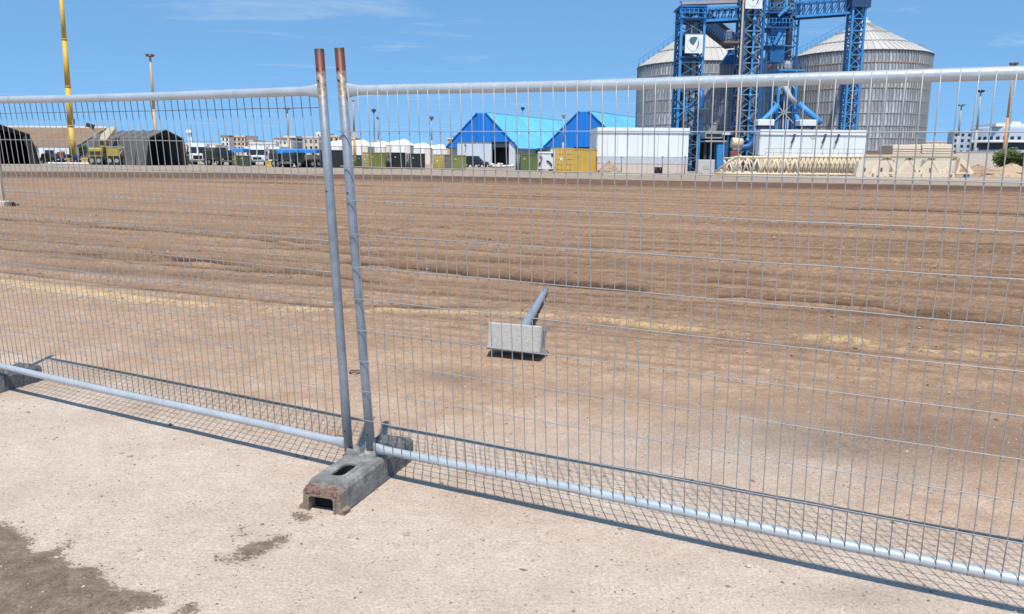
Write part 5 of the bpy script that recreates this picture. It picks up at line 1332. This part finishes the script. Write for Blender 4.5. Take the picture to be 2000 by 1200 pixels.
# ------------------------------------------------------------------ vehicles and machines
TYRE = M('tyre_rubber', (0.02, 0.02, 0.02), rough=0.85); GLS = M('dark_glass', (0.02, 0.025, 0.03), rough=0.15); HUB = M('wheel_hub', (0.3, 0.29, 0.27), rough=0.6)
CARW = M('white_car_paint', (0.72, 0.73, 0.74), rough=0.35, var=0.04); CARK = M('black_car_paint', (0.025, 0.027, 0.03), rough=0.3, var=0.05); MIL = M('army_green', (0.035, 0.042, 0.03), rough=0.7, var=0.2, scale=1); YELM = M('machine_yellow', (0.40, 0.30, 0.035), rough=0.6, var=0.2, scale=0.9)
def wheel(parent, x, y, r, w):
    o = MB().tube((0, -w / 2, 0), (0, w / 2, 0), r, 18).build('wheel', TYRE, parent, (x, y, r))
    MB().tube((0, -w / 2 - 0.012, 0), (0, w / 2 + 0.012, 0), r * 0.5, 12).build('hub', HUB, o)
def car(label, px, pbase, yaw, m, L=4.5, H=1.6, name='parked_car', cat='car', van=False):
    g = G(px, pbase); root = thing(name, label, cat, (g.x, g.y, 0), yaw, 'cars and vans in the far yard')
    h = L / 2; W = 0.9
    body = [(-h, 0.35), (-h, 0.75), (-h + 0.15, 0.92), (h - 1.3, 0.98), (h - 0.15, 0.82), (h, 0.6), (h, 0.35)]
    MB().prism(body, -W, W).build('body', m, root)
    top = [(-h + (0.05 if van else 0.35), 0.92), (-h + (0.1 if van else 0.7), H), (h - 2.1, H), (h - 1.2, 0.96)]
    cb = MB().prism(top, -W * 0.88, W * 0.88).build('cabin', m, root)
    win = [(-h + (0.2 if van else 0.75), 1.02), (-h + (0.25 if van else 0.92), H - 0.1), (h - 2.15, H - 0.1), (h - 1.5, 1.02)]
    MB().prism(win, -W * 0.885 - 0.01, W * 0.885 + 0.01).build('side_window', GLS, root)
    MB().add([(h - 2.05, -W * .75, H - 0.07), (h - 2.05, W * .75, H - 0.07), (h - 1.22, W * .78, 1.03), (h - 1.22, -W * .78, 1.03), (h - 2.1, -W * .75, H - 0.12), (h - 2.1, W * .75, H - 0.12), (h - 1.3, W * .78, 1.0), (h - 1.3, -W * .78, 1.0)], [(0, 1, 2, 3), (7, 6, 5, 4), (0, 3, 7, 4), (1, 5, 6, 2), (0, 4, 5, 1), (3, 2, 6, 7)]).build('windscreen', GLS, root)
    for s in (-1, 1):
        for x in (-h + 0.85, h - 0.85): wheel(root, x, s * (W - 0.08), 0.33, 0.2)
        MB().box(h - 0.06, h + 0.012, s * 0.62 - 0.16, s * 0.62 + 0.16, 0.6, 0.74).build('headlight', WHITE, root)
    return root
def truck(label, px, pbase, yaw, mc, mb_, L=7.5, H=3.1, W=1.2, canvas=False, cat='truck', open_bed=False):
    g = G(px, pbase); root = thing('parked_truck', label, cat, (g.x, g.y, 0), yaw, 'trucks in the far yard')
    h = L / 2; ch = H * 0.86
    MB().box(-h, h - 0.2, -0.45, 0.45, 0.6, 0.9).build('chassis', BLK, root)
    cab = [(h - 2.0, 0.7), (h - 2.0, ch), (h - 0.35, ch), (h - 0.05, ch * 0.62), (h, ch * 0.55), (h, 0.7)]
    MB().prism(cab, -W, W).build('cab', mc, root)
    for s in (-1, 1):
        MB().prism([(h - 0.32, ch - 0.12), (h - 0.06, ch * 0.64), (h - 0.01, ch * 0.64), (h - 0.27, ch - 0.12)], s * W * 0.5 - W * 0.42, s * W * 0.5 + W * 0.42).build('windscreen', GLS, root)
        MB().box(h - 1.6, h - 0.6, s * W - 0.02, s * W + 0.02, ch * 0.62, ch - 0.15).build('side_window', GLS, root)
        MB().box(h - 0.01, h + 0.03, s * W * 0.72 - 0.15, s * W * 0.72 + 0.15, 0.85, 1.02).build('headlight', DUCTP, root)
        MB().box(h - 0.35, h - 0.2, s * (W + 0.25) - 0.1, s * (W + 0.25) + 0.1, ch * 0.62, ch * 0.85).build('mirror', BLK, root)
    MB().box(h - 0.02, h + 0.12, -W, W, 0.5, 0.78).build('bumper', DUCT, root); MB().box(h - 0.01, h + 0.02, -W * 0.55, W * 0.55, 0.9, ch * 0.5).build('grille', BLK, root)
    if open_bed:
        MB().box(-h, h - 2.15, -W, W, 0.95, 1.1).build('bed', mb_, root)
        for s in (-1, 1): MB().box(-h, h - 2.15, s * W - 0.04, s * W + 0.04, 1.1, 1.7).build('side_board', mb_, root)
    elif canvas:
        MB().prismx([(-W, 1.0), (-W, H * 0.8), (-W * 0.6, H), (W * 0.6, H), (W, H * 0.8), (W, 1.0)], -h, h - 2.1).build('canvas_cover', mb_, root)
    else: MB().bbox(-h, h - 2.1, -W, W, 0.95, H, 0.04).build('cargo_box', mb_, root)
    for s in (-1, 1):
        for x in (-h + 0.9, -h + 2.0, h - 1.2): wheel(root, x, s * (W - 0.18), 0.5, 0.3)
    return root
FR = -PI / 2
truck('white truck with black windscreen facing the camera right of the grey tent', 392, 322, FR + 0.25, CARW, CARW, 7, 3.4)
truck('white truck facing the camera left of the blue canopies', 507, 323, FR + 0.2, CARW, CARW, 6.5, 3.0)
truck('dark green army truck with a canvas cover, left of the yellow green container', 428, 323, FR + 0.8, MIL, MIL, 6.0, 2.7, 1.15, True)
truck('dark army truck parked under the left half of the blue canopy', 563, 327, FR + 0.9, MIL, MIL, 5.5, 2.3, 1.1, True)
truck('dark army truck parked under the right half of the blue canopy', 592, 327.5, FR - 0.6, MIL, GRYB, 5.5, 2.3, 1.1, False, 'truck', True)
g = G(1066, 335); q = g.y / FPX; wtr = thing('white_trailer', 'white box trailer with dark curved brackets between the green and the yellow containers', 'trailer', (g.x, g.y, 0))
MB().bbox(-15 * q, 15 * q, 0, 3.2, 0.25, 37 * q, 0.05).build('box_body', CARW, wtr)
MB().path([(-12 * q, -0.08, 29 * q), (-8 * q, -0.1, 26 * q), (-9 * q, -0.1, 20 * q), (-13 * q, -0.08, 13 * q)], 0.09, 8).build('curved_bracket', CARK, wtr)
MB().path([(1 * q, -0.08, 20 * q), (5 * q, -0.1, 19 * q), (10 * q, -0.1, 14 * q), (11 * q, -0.08, 10 * q)], 0.08, 8).build('curved_bracket', CARK, wtr)
MB().box(-14.5 * q, 14.5 * q, -0.04, 0.0, 33 * q, 35 * q).build('top_rail', DUCTP, wtr); MB().box(10 * q, 13.5 * q, -0.05, 0.0, 28 * q, 34 * q).build('vent', CARK, wtr)
for x in (-10 * q, 10 * q): wheel(wtr, x, 0.25, 0.3, 0.25)
truck('white truck with dark windows left of the white one by the tent', 408, 318, FR + 0.4, CARW, CARW, 6.0, 2.8)
car('black jeep parked in front of the white wall of the blue warehouse', 930, 327, FR + 1.0, CARK, 4.0, 1.75)
car('dark car standing left of the yellow mast', 104, 320, FR + 1.1, CARK)
car('dark blue grey car right of the foot of the yellow mast', 147, 319.5, FR + 1.3, M('dark_blue_car', (0.03, 0.045, 0.07), rough=0.3), 3.6, 1.5)
car('small white car inside the mouth of the grey tent', 341, 321.5, FR + 0.7, CARW, 3.6, 1.3)
vb = car('white minibus with dark windows under the tree at the right', 1936, 333, FR - 1.1, CARW, 6.4, 2.3, 'minibus', 'minibus', True)
# wheel loader with a raised cream arm, in front of the grey tent
g = G(208, 321); D = g.y - 9
def XL(px): return P(px, 300, D).x - P(208, 300, D).x
def ZL(py): return P(208, py, D).z
ld = thing('wheel_loader', 'olive yellow wheel loader with a raised cream arm in front of the grey tent', 'loader', (P(208, 300, D).x, D, 0))
MB().bbox(XL(178), XL(206), -1.0, 1.2, ZL(306), ZL(289), 0.2).build('rear_body', YELM, ld)
MB().bbox(XL(214), XL(238), -1.0, 1.2, ZL(305), ZL(289), 0.2).build('front_body', YELM, ld)
MB().box(XL(204), XL(216), -0.7, 0.9, ZL(311), ZL(300)).build('link_frame', MIL, ld)
MB().bbox(XL(200), XL(209), -0.6, 0.8, ZL(287), ZL(272), 0.1).build('cab', YELM, ld); MB().box(XL(201), XL(208), -0.63, -0.58, ZL(284), ZL(276)).build('cab_window', GLS, ld)
arm = [(XL(200), ZL(276)), (XL(203), ZL(264)), (XL(219), ZL(249)), (XL(230), ZL(247)), (XL(231), ZL(252)), (XL(212), ZL(275))]
MB().prism(arm, -0.5, 0.3).build('raised_arm', M('cream_arm', (0.70, 0.58, 0.40), rough=0.6), ld)
for px in (186, 199, 220, 234): wheel(ld, XL(px), -0.9, 0.62, 0.5); wheel(ld, XL(px), 1.1, 0.62, 0.5)
MB().bar((XL(236), -0.8, ZL(306)), (XL(248), -0.8, ZL(287)), 0.16).build('ladder_arm', DUCTP, ld); MB().bar((XL(214), -1.05, ZL(287)), (XL(247), -1.05, ZL(287)), 0.1).build('handrail', DUCTP, ld)
MB().box(XL(180), XL(205), -1.1, -1.0, ZL(302), ZL(296)).build('dark_panel', MIL, ld)
kc = thing('knuckle_crane', 'thin tan crane arm with a dark green tip rising behind the grey tent', 'crane', (P(190, 280, 150).x, 150, 0))
k0 = P(190, 280, 150).x
MB().tube((0, 0, 0), (0, 0, P(190, 280, 150).z), 0.4, 10).build('column', GRYB, kc)
MB().bar((0, 0, P(190, 280, 150).z), (P(186, 263, 150).x - k0, 0, P(186, 263, 150).z), 0.55).build('lower_arm', M('tan_arm', (0.42, 0.34, 0.25)), kc)
MB().bar((P(186, 264, 150).x - k0, 0, P(186, 264, 150).z), (P(178, 252, 150).x - k0, 0, P(178, 252, 150).z), 0.5).build('upper_arm', M('tan_arm', (0.42, 0.34, 0.25)), kc)
MB().bar((P(184, 250, 150).x - k0, -.1, P(184, 248, 150).z), (P(170, 244, 150).x - k0, -.1, P(170, 244, 150).z), 0.55, 0.7).build('tip_cylinder', MIL, kc)
MB().bbox(-0.9, 0.9, -0.9, 0.9, 0, 1.4, 0.1).build('base', MIL, kc)
# forklift between the canopies
g = G(606, 327); fk = thing('forklift', 'small yellow and black forklift at the right end of the blue canopy', 'forklift', (g.x, g.y - 1.0, 0), 0.5)
MB().bbox(-0.9, 0.7, -0.5, 0.5, 0.3, 1.0, 0.1).build('body', YELM, fk)
for x in (-0.5, 0.5): MB().box(x - 0.04, x + 0.04, -0.45, -0.37, 1.0, 2.0).box(x - 0.04, x + 0.04, 0.37, 0.45, 1.0, 2.0).build('guard_post', BLK, fk)
MB().box(-0.6, 0.6, -0.5, 0.5, 2.0, 2.08).build('guard_roof', BLK, fk); MB().box(0.75, 0.9, -0.4, 0.4, 0.1, 2.2).build('mast', BLK, fk)
for s in (-1, 1):
    MB().box(0.9, 1.7, s * 0.25 - 0.06, s * 0.25 + 0.06, 0.1, 0.16).build('fork', DUCT, fk)
    for x in (-0.55, 0.45): wheel(fk, x, s * 0.5, 0.28, 0.2)
# crates and odds and ends round the yellow mast
def crate(label, px0, px1, ptop, pbase, m, cat='crate', D=None):
    g = G((px0 + px1) / 2, pbase); D = D or g.y; a, b = P(px0, ptop, D), P(px1, ptop, D); w = (b.x - a.x) / 2; h = a.z
    root = thing('crate', label, cat, ((a.x + b.x) / 2, D, 0), 0.15)
    MB().bbox(-w, w, 0, 2 * w * 0.7, 0.08, h, 0.03).build('box', m, root); MB().box(-w * 0.9, w * 0.9, 0.05, w * 1.3, 0, 0.08).build('pallet', CREAM, root)
    MB().box(-w - 0.03, w + 0.03, -0.03, 2 * w * 0.7 + .03, h * 0.82, h * 0.9).build('lid_band', m, root)
crate('yellow crate just left of the foot of the yellow mast', 113, 134, 309, 320, M('yellow_crate', (0.6, 0.38, 0.07)))
crate('small red crate behind the yellow crate', 111, 123, 297, 319, M('red_crate', (0.34, 0.07, 0.06)))
crate('low yellow crate between the mast and the loader', 159, 176, 309, 321, M('yellow_crate', (0.6, 0.38, 0.07)))
cab_ = thing('site_cabin', 'white site cabin left of the yellow mast below the tan hall', 'cabin', (P(112, 300, 150).x, 150, 0))
MB().bbox(-3.4, 2.4, 0, 3, 0.2, P(112, 287, 150).z, 0.08).build('body', M('white_sheet', (0.7, 0.7, 0.7)), cab_); MB().box(-2.2, -0.6, -0.04, 0, 1.1, 2.2).build('window', GLS, cab_); MB().box(0.4, 1.4, -0.04, 0, 0.3, 2.2).build('door', DUCTP, cab_); MB().box(-3.5, 2.5, -0.1, 3.1, P(112, 287, 150).z, P(112, 286, 150).z).build('roof', GREYC, cab_)
for k in range(3): MB().box(-3 + 2.4 * k, -2.8 + 2.4 * k, 0.2, 2.8, 0, 0.22).build('sleeper', GREYC, cab_)
wp = thing('white_pipe', 'white pipe lying on the ground before the loader', 'pipe', G(145, 321.5)); MB().tube((-3.8, 0, 0.14), (4.2, 0.5, 0.14), 0.14, 8).build('tube', WHITE, wp); MB().tube((-3.85, 0, 0.14), (-3.6, 0.02, 0.14), 0.18, 8).build('collar', WHITE, wp)
mb = MB(); rr = random.Random(8)
for k in range(26):
    g = G(rr.uniform(956, 1003), rr.uniform(326.5, 328.5)); mb.ball((g.x, g.y, 0.2 + 0.35 * rr.random() * (k % 3 == 0)), rr.uniform(0.25, 0.42), 7, 5, 0.6)
tag(mb.build('sack_pile', M('white_sacks', (0.62, 0.58, 0.53), rough=0.9, var=0.1, scale=2)), 'white sacks piled in front of the dark warehouse doorway', None, None, 'stuff')

# ------------------------------------------------------------------ halls, town and hospital in the distance
def hall(label, px0, px1, pridge, peave, D, dep, mroof, mwall, name='storage_hall', cat='hall', eave_lip=True):
    a, b = P(px0, peave, D), P(px1, peave, D); w = (b.x - a.x) / 2; e = a.z; h = P((px0 + px1) / 2, pridge, D + dep / 2).z
    root = thing(name, label, cat, ((a.x + b.x) / 2, D, 0))
    n = max(3, int(w / 2.0))
    for k in range(n):
        x0, x1 = -w + 2 * w * k / n + 0.02, -w + 2 * w * (k + 1) / n - 0.02
        MB().loft([[(x0, -0.4, e - 0.1), (x0, dep / 2, h), (x0, dep / 2, h + 0.12), (x0, -0.4, e + 0.02)], [(x1, -0.4, e - 0.1), (x1, dep / 2, h), (x1, dep / 2, h + 0.12), (x1, -0.4, e + 0.02)]]).build('roof_sheet', mroof, root)
    MB().box(-w, w, dep / 2, dep / 2 + 0.4, h + 0.02, h + 0.45).build('ridge_cap', WHITE, root)
    MB().prismx([(0.3, 0), (0.3, e - 0.15), (dep / 2, h - 0.15), (dep - 0.3, e - 0.15), (dep - 0.3, 0)], -w + 0.1, w - 0.1).build('wall', mwall, root)
    for k in range(3): MB().box(-w + 2 * w * (k + 0.3) / 3, -w + 2 * w * (k + 0.7) / 3, 0.22, 0.34, 0, e * 0.6).build('door', GREYC, root)
    return root
hall('tan roofed hall between the black tent and the yellow mast', -60, 152, 250, 284, 175, 26, M('tan_sheet', (0.25, 0.155, 0.085), rough=0.8, var=0.1, scale=0.5, rand=0.05), M('pale_wall', (0.5, 0.44, 0.36)))
hall('white low roofed hall right of the yellow mast', 150, 192, 276, 283, 200, 16, WHITE, M('pale_wall', (0.5, 0.44, 0.36)))
def block(label, px0, px1, ptop, D, m, rows, cols, dep=12, par=None, group='town buildings on the skyline', top=None):
    a, b = P(px0, ptop, D), P(px1, ptop, D); w = (b.x - a.x) / 2; h = a.z
    root = thing('town_building', label, 'building', ((a.x + b.x) / 2, D, 0), 0, group)
    MB().box(-w, w, 0, dep, 0, h).build('wall', m, root)
    MB().box(-w - 0.15, w + 0.15, -0.15, dep + 0.15, h, h + 0.5).build('parapet', top or m, root)
    z0 = 3.2 * D / 260
    wm = MB().box(-w / cols * 0.42, w / cols * 0.42, -0.06, 0.03, 0, (h - z0) / rows * 0.5).mesh('window', GLS)
    for r in range(rows):
        for c in range(cols):
            if rnd.random() < 0.9: link('window', wm, root, (-w + 2 * w * (c + 0.5) / cols, 0, z0 + (h - z0) * (r + 0.25) / rows))
    return root, w, h
TB = [M('town_beige', (0.66, 0.54, 0.42), rough=0.9, var=0.08, scale=0.3), M('town_white', (0.78, 0.74, 0.69), rough=0.9, var=0.06, scale=0.3), M('town_pink', (0.66, 0.48, 0.36), rough=0.9, var=0.1, scale=0.3), M('town_brown', (0.30, 0.17, 0.10), rough=0.9, var=0.1, scale=0.3)]
block('long low beige building right of the grey tent', 362, 432, 283, 230, TB[0], 1, 6)
bt, w, h = block('tall white building with a dark red roof edge left of the town', 432, 447, 268, 232, TB[1], 3, 2, 10, None, 'town buildings on the skyline', TB[3])
bt, w, h = block('salmon coloured building with open top floors', 447, 478, 268, 236, TB[2], 3, 4, 12)
block('beige stepped building right of the salmon one', 478, 494, 277, 238, TB[0], 2, 3)
block('long pale building behind the white truck', 488, 538, 281, 225, TB[1], 1, 6)
block('white block with a brown window band left of the lamp pole', 536, 568, 273, 228, TB[1], 2, 4, 12, None, 'town buildings on the skyline', TB[3])
block('white roof block right of the tan lamp pole', 556, 578, 269, 246, TB[1], 3, 3)
block('beige house above the blue canopy', 592, 622, 270, 232, TB[0], 2, 3)
block('pale tower house left of the fence post', 618, 634, 262, 240, TB[1], 4, 2)
block('salmon roofed house between the fence posts', 642, 662, 268, 240, TB[2], 3, 2)
block('beige house with a terrace right of the fence posts', 664, 690, 272, 246, TB[0], 2, 3)
block('low white shed wall behind the white truck at the tent', 374, 420, 288, 180, TB[1], 1, 5, 8)
block('white shed wall behind the yellow green container', 478, 545, 291, 170, TB[1], 1, 6, 8)
block('reddish rooftop block above the beige boxes at the right', 1806, 1858, 278, 380, TB[2], 2, 6)
HG = M('hospital_grey', (0.36, 0.43, 0.52), rough=0.8, var=0.05, scale=0.2)
hb, w, h = block('blue grey hospital wing with rows of dark windows', 1862, 1926, 258, 330, HG, 4, 5, 4, None, 'hospital buildings at the right')
D = 322.0
x0, x1 = P(1924, 260, D).x, P(2050, 260, D).x; cx = (x0 + x1) / 2; R_ = (x1 - x0) / 2
hr = thing('hospital_building', 'round fronted blue grey hospital with a white penthouse', 'building', (cx, D + R_ * 0.6, 0), 0, 'hospital buildings at the right')
zt_ = P(1960, 252, D).z
MB().lathe([(R_, 0), (R_, zt_), (R_ - 0.4, zt_ + 0.8), (0.001, zt_ + 0.8)], 48).build('wall', HG, hr)
zc = P(1960, 279.5, D).z
MB().lathe([(R_ + 0.1, zc), (R_ + 1.2, zc), (R_ + 1.2, zc + 0.9), (R_ + 0.1, zc + 0.9)], 48).build('canopy_band', WHITE, hr)
MB().lathe([(R_ + 0.05, zc - 2.6), (R_ + 0.12, zc - 2.5), (R_ + 0.12, zc - 0.1), (R_ + 0.05, zc)], 48).build('window_band', GLS, hr)
wm = MB().box(-0.6, 0.6, -R_ - 0.08, -R_ + 0.1, 0, 1.1).mesh('window', GLS)
for k in range(14): link('window', wm, hr, (0, 0, P(1960, 273, D).z), (0, 0, -1.3 + 0.19 * k))
px_ = P(1938, 245, D).x - cx; MB().box(px_, P(1992, 245, D).x - cx, -R_ * 0.8, R_ * 0.4, zt_ + 0.8, P(1950, 242, D).z).build('penthouse', WHITE, hr)
MB().box(P(1973, 245, D).x - cx, P(1989, 245, D).x - cx, -R_ * 0.7, R_ * 0.2, P(1950, 242, D).z, P(1950, 238, D).z).build('lift_house', WHITE, hr)
ws = thing('white_shop_sign', 'white blank board low on the hospital wing', 'board', (P(1915, 292, 326).x, 326, P(1915, 295, 326).z)); MB().box(-2.6, 2.0, 0, 0.4, 0, 1.2).build('board', WHITE, ws); MB().box(-2.7, 2.1, -0.03, 0.43, -0.35, 0).build('edge', BCAN, ws)
bw = thing('beige_boundary_wall', 'beige boundary wall between the boxes and the tree', 'wall', (P(1900, 310, 120).x, 120, 0)); MB().box(P(1866, 300, 120).x - P(1900, 300, 120).x, P(2060, 300, 120).x - P(1900, 300, 120).x, 0, 0.4, 0, P(1900, 298, 120).z).build('wall', BEIGE, bw)
MB().box(P(1866, 300, 120).x - P(1900, 300, 120).x, P(2060, 300, 120).x - P(1900, 300, 120).x, -0.06, 0.46, P(1900, 298, 120).z, P(1900, 296.5, 120).z).build('coping', BEIGE, bw)

# ------------------------------------------------------------------ lamp poles and masts
TANP = M('tan_pole', (0.52, 0.36, 0.20), rough=0.6, var=0.1, scale=0.5); ORP = M('orange_pole', (0.58, 0.28, 0.11), rough=0.6, var=0.12, scale=0.5); GRP = M('grey_pole', (0.38, 0.37, 0.34), rough=0.6, var=0.1, scale=0.5)
def lamp(label, px, ptop, D, r, mat, head='ring', hw=1.2, hm=None):
    b = P(px, ptop, D)
    root = thing('floodlight_mast', label, 'light mast', (b.x, D, 0), 0, 'floodlight masts over the port yard')
    h = b.z
    MB().tube((0, 0, 0), (0, 0, h * 0.5), r * 1.5, 12, r * 1.15).build('lower_pole', mat, root)
    MB().tube((0, 0, h * 0.5), (0, 0, h), r * 1.1, 12, r * 0.7).build('upper_pole', mat, root)
    MB().tube((0, 0, 0), (0, 0, 0.12), r * 3, 12).build('base_flange', mat, root)
    hm = hm or mat
    if head == 'ring':
        MB().tube((0, 0, h - 0.2), (0, 0, h - 0.1), hw * 0.8, 14).build('platform', hm, root)
        for k in range(6):
            a = k * PI / 3 + 0.3
            T = Matrix.Translation((hw * 0.8 * math.cos(a), hw * 0.8 * math.sin(a), h + 0.1)) @ Matrix.Rotation(a, 4, 'Z') @ Matrix.Rotation(0.5, 4, 'Y')
            MB().box(-0.14, 0.14, -0.2, 0.2, -0.18, 0.18, T).build('floodlight', hm, root)
    else:
        MB().ball((0, 0, h), hw, 12, 8, 0.7).build('lamp_head', hm, root); MB().tube((0, 0, h - hw), (0, 0, h - hw * 0.5), hw * 0.4, 8).build('neck', hm, root)
    return root
BRH = M('brown_head', (0.16, 0.12, 0.09), rough=0.7); DKH = M('dark_head', (0.04, 0.04, 0.045), rough=0.6)
lamp('tan floodlight mast rising behind the grey tent', 293, 109, 175, 0.30, TANP, 'ring', 0.95, BRH)
lamp('short tan floodlight mast above the white block', 561, 213, 215, 0.24, TANP, 'ring', 0.85, BRH)
lamp('thin orange mast close right of the fence posts', 690, 196, 168, 0.20, ORP, 'ball', 0.3)
lamp('slim mast with a round black head near the fence posts', 730, 216, 190, 0.13, DUCT, 'ball', 0.55, DKH)
lamp('small distant tan mast right of the black headed one', 738, 230, 260, 0.16, TANP, 'ball', 0.5, BRH)
lamp('pale slim mast with a dark round head left of the blue warehouse', 843, 230, 215, 0.17, GRP, 'ball', 0.6, BRH)
lamp('thin dark mast with a round black head between the blue warehouses', 1021, 212, 200, 0.10, DUCT, 'ball', 0.5, DKH)
lamp('pale stubby mast in front of the second blue roof', 1101, 227, 125, 0.13, GRP, 'ring', 0.18, DUCTP)
lamp('greenish floodlight mast behind the hospital wing', 1878, 206, 250, 0.3, GRP, 'ring', 1.1, M('green_head', (0.2, 0.22, 0.13)))
lamp('grey floodlight mast with a dark flat head left of the orange one', 1916, 179, 190, 0.24, GRP, 'ring', 0.75, DKH)
lamp('tall orange floodlight mast at the right with a brown head', 1980, 126, 150, 0.2, ORP, 'ring', 0.72, BRH)
b = P(373, 282, 190); wt = thing('ball_tower', 'little white tower with a ball and a thin aerial behind the grey tent', 'tower', (b.x, 190, 0))
MB().box(-0.4, 0.4, -0.4, 0.4, 0, P(373, 268, 190).z).build('shaft', WHITE, wt); MB().ball((-0.3, 0, P(373, 259, 190).z), 0.65, 12, 8).build('ball', WHITE, wt); MB().tube((0.3, 0, P(373, 270, 190).z), (0.2, 0, P(373, 244, 190).z), 0.1, 6).build('aerial', DUCT, wt)
# thick yellow mast at the left
D = 140.0; a, b = P(143.5, 309, D), P(118.5, -20, D)
ym = thing('yellow_mast', 'thick tapered yellow mast towering over the left side', 'mast', (P(143, 309, D).x, D, 0))
dx = a.x
YEL = M('mast_yellow', (0.70, 0.40, 0.05), rough=0.5, var=0.1, scale=0.6, stain=(0.42, 0.26, 0.04), stain_at=0.65, stain_scale=1.0)
top = Vector((0.35, 0, P(118, -20, D).z))
segs = [0.0, 0.22, 0.45, 0.72, 1.0]
for k in range(4):
    p, q = top * segs[k] + Vector((0, 0, 1.0 if k == 0 else 0)), top * segs[k + 1]
    r0, r1 = 0.56 - 0.26 * segs[k], 0.56 - 0.26 * segs[k + 1]
    MB().tube(p, q, r0, 20, r1).build('mast_section', YEL, ym)
    MB().tube(q - Vector((0, 0, 0.12)), q + Vector((0, 0, 0.12)), r1 + 0.05, 20).build('flange', M('mast_collar', (0.45, 0.30, 0.05)), ym)
MB().bbox(-1.0, 1.0, -1.0, 1.0, 0, 1.1, 0.1).build('base', M('mast_collar', (0.45, 0.30, 0.05)), ym)
for k in range(3): MB().box(0.55, 0.75, -0.15, 0.15, 2.5 + 4 * k, 3.3 + 4 * k).build('junction_box', DUCT, ym)

# ------------------------------------------------------------------ trees and shrubs
LEAF = [M('leaf_mid', (0.085, 0.125, 0.022), rough=0.7, var=0.35, scale=0.9), M('leaf_dark', (0.045, 0.075, 0.018), rough=0.7, var=0.35, scale=0.9)]
def tree(label, px, pbase, D, ptop, wpx, seed, m, name='bushy_tree', n=4200):
    r = random.Random(seed); b = P(px, pbase, D); H = P(px, ptop, D).z; W = wpx / FPX * D / 2
    root = thing(name, label, 'tree', (b.x, D, 0), 0, 'trees at the edge of the port')
    t = MB().path([(0, 0, -0.05), (0.05, 0, H * 0.2), (-0.05, 0.05, H * 0.45)], 0.16, 8, rs=[0.22, 0.16, 0.1])
    for k in range(6):
        a = k * 1.05 + r.random(); t.path([(0, 0, H * (0.18 + 0.04 * k)), (math.cos(a) * W * 0.4, math.sin(a) * W * 0.4, H * (0.42 + 0.05 * k))], 0.05, 6, rs=[0.08, 0.03])
    t.build('trunk', M('bark', (0.12, 0.085, 0.06), rough=0.95, var=0.3, scale=6), root)
    lobes = [(r.uniform(-.6, .6) * W, r.uniform(-.6, .6) * W, H * r.uniform(0.35, 0.8), r.uniform(0.3, 0.5)) for k in range(14)]
    v, f = [], []
    for k in range(n):
        lx, ly, lz, lr = r.choice(lobes); u = Vector((r.gauss(0, 1), r.gauss(0, 1), r.gauss(0, 1))).normalized() * (r.random() ** 0.45)
        p = Vector((lx + u.x * lr * W, ly + u.y * lr * W, lz + u.z * lr * H * 0.55))
        if p.z < H * 0.12: continue
        s = r.uniform(0.08, 0.2); q = Vector((r.gauss(0, 1), r.gauss(0, 1), r.gauss(0, 1))).normalized(); w_ = q.orthogonal().normalized()
        o = len(v); v += [tuple(p - q * s), tuple(p + w_ * s * 0.5), tuple(p + q * s), tuple(p - w_ * s * 0.5)]; f.append((o, o + 1, o + 2, o + 3))
    me = bpy.data.meshes.new('crown'); me.from_pydata(v, [], f); me.materials.append(m); link('crown', me, root)
tree('round green tree in front of the hospital', 1962, 325, 112, 290, 62, 1, LEAF[0])
tree('darker green tree cut off by the right edge', 2003, 327, 108, 297, 46, 2, LEAF[1])
tree('low dark tree between the yellow mast and the loader', 158, 318, 168, 281, 30, 3, LEAF[1], 'bushy_tree', 1400)

# ------------------------------------------------------------------ small things near the fence
g = G(4, 404); wpz = thing('concrete_post', 'pale concrete marker post with a stepped base at the left edge', 'post', (g.x, g.y, gz(g.x, g.y)))
MB().bbox(-0.075, 0.075, -0.075, 0.075, 0.1, 2.35, 0.02).build('shaft', M('pale_post', (0.60, 0.47, 0.34), rough=0.9, var=0.1, scale=6), wpz); MB().bbox(-0.16, 0.16, -0.16, 0.16, -0.03, 0.14, 0.03).build('base', M('pale_post', (0.60, 0.47, 0.34)), wpz)
g = G(10 + 12, 402); st = thing('dark_stone', 'dark stone lying beside the pale marker post', 'stone', (g.x, g.y, gz(g.x, g.y))); MB().loft([rrect(0.14, 0.1, 0.05, -0.02), rrect(0.13, 0.09, 0.05, 0.07), rrect(0.07, 0.05, 0.03, 0.12)]).build('stone', M('dark_rock', (0.1, 0.07, 0.055), rough=0.95, bump=0.5, bscale=30), st)
g = G(693, 729)
mb = MB(); pts = []
for k in range(17):
    a = 0.5 + 5.6 * k / 16; pts.append((0.036 * math.cos(a), 0.044 * math.sin(a), 0.012 + 0.004 * math.sin(3 * a)))
wr = mb.path(pts, 0.0045, 6).build('wire_ring', M('rusty_wire', (0.10, 0.06, 0.04), rough=0.8), None, (g.x, g.y, gz(g.x, g.y)))
tag(wr, 'small rusty wire loop lying on the earth between the fence posts', 'wire ring')
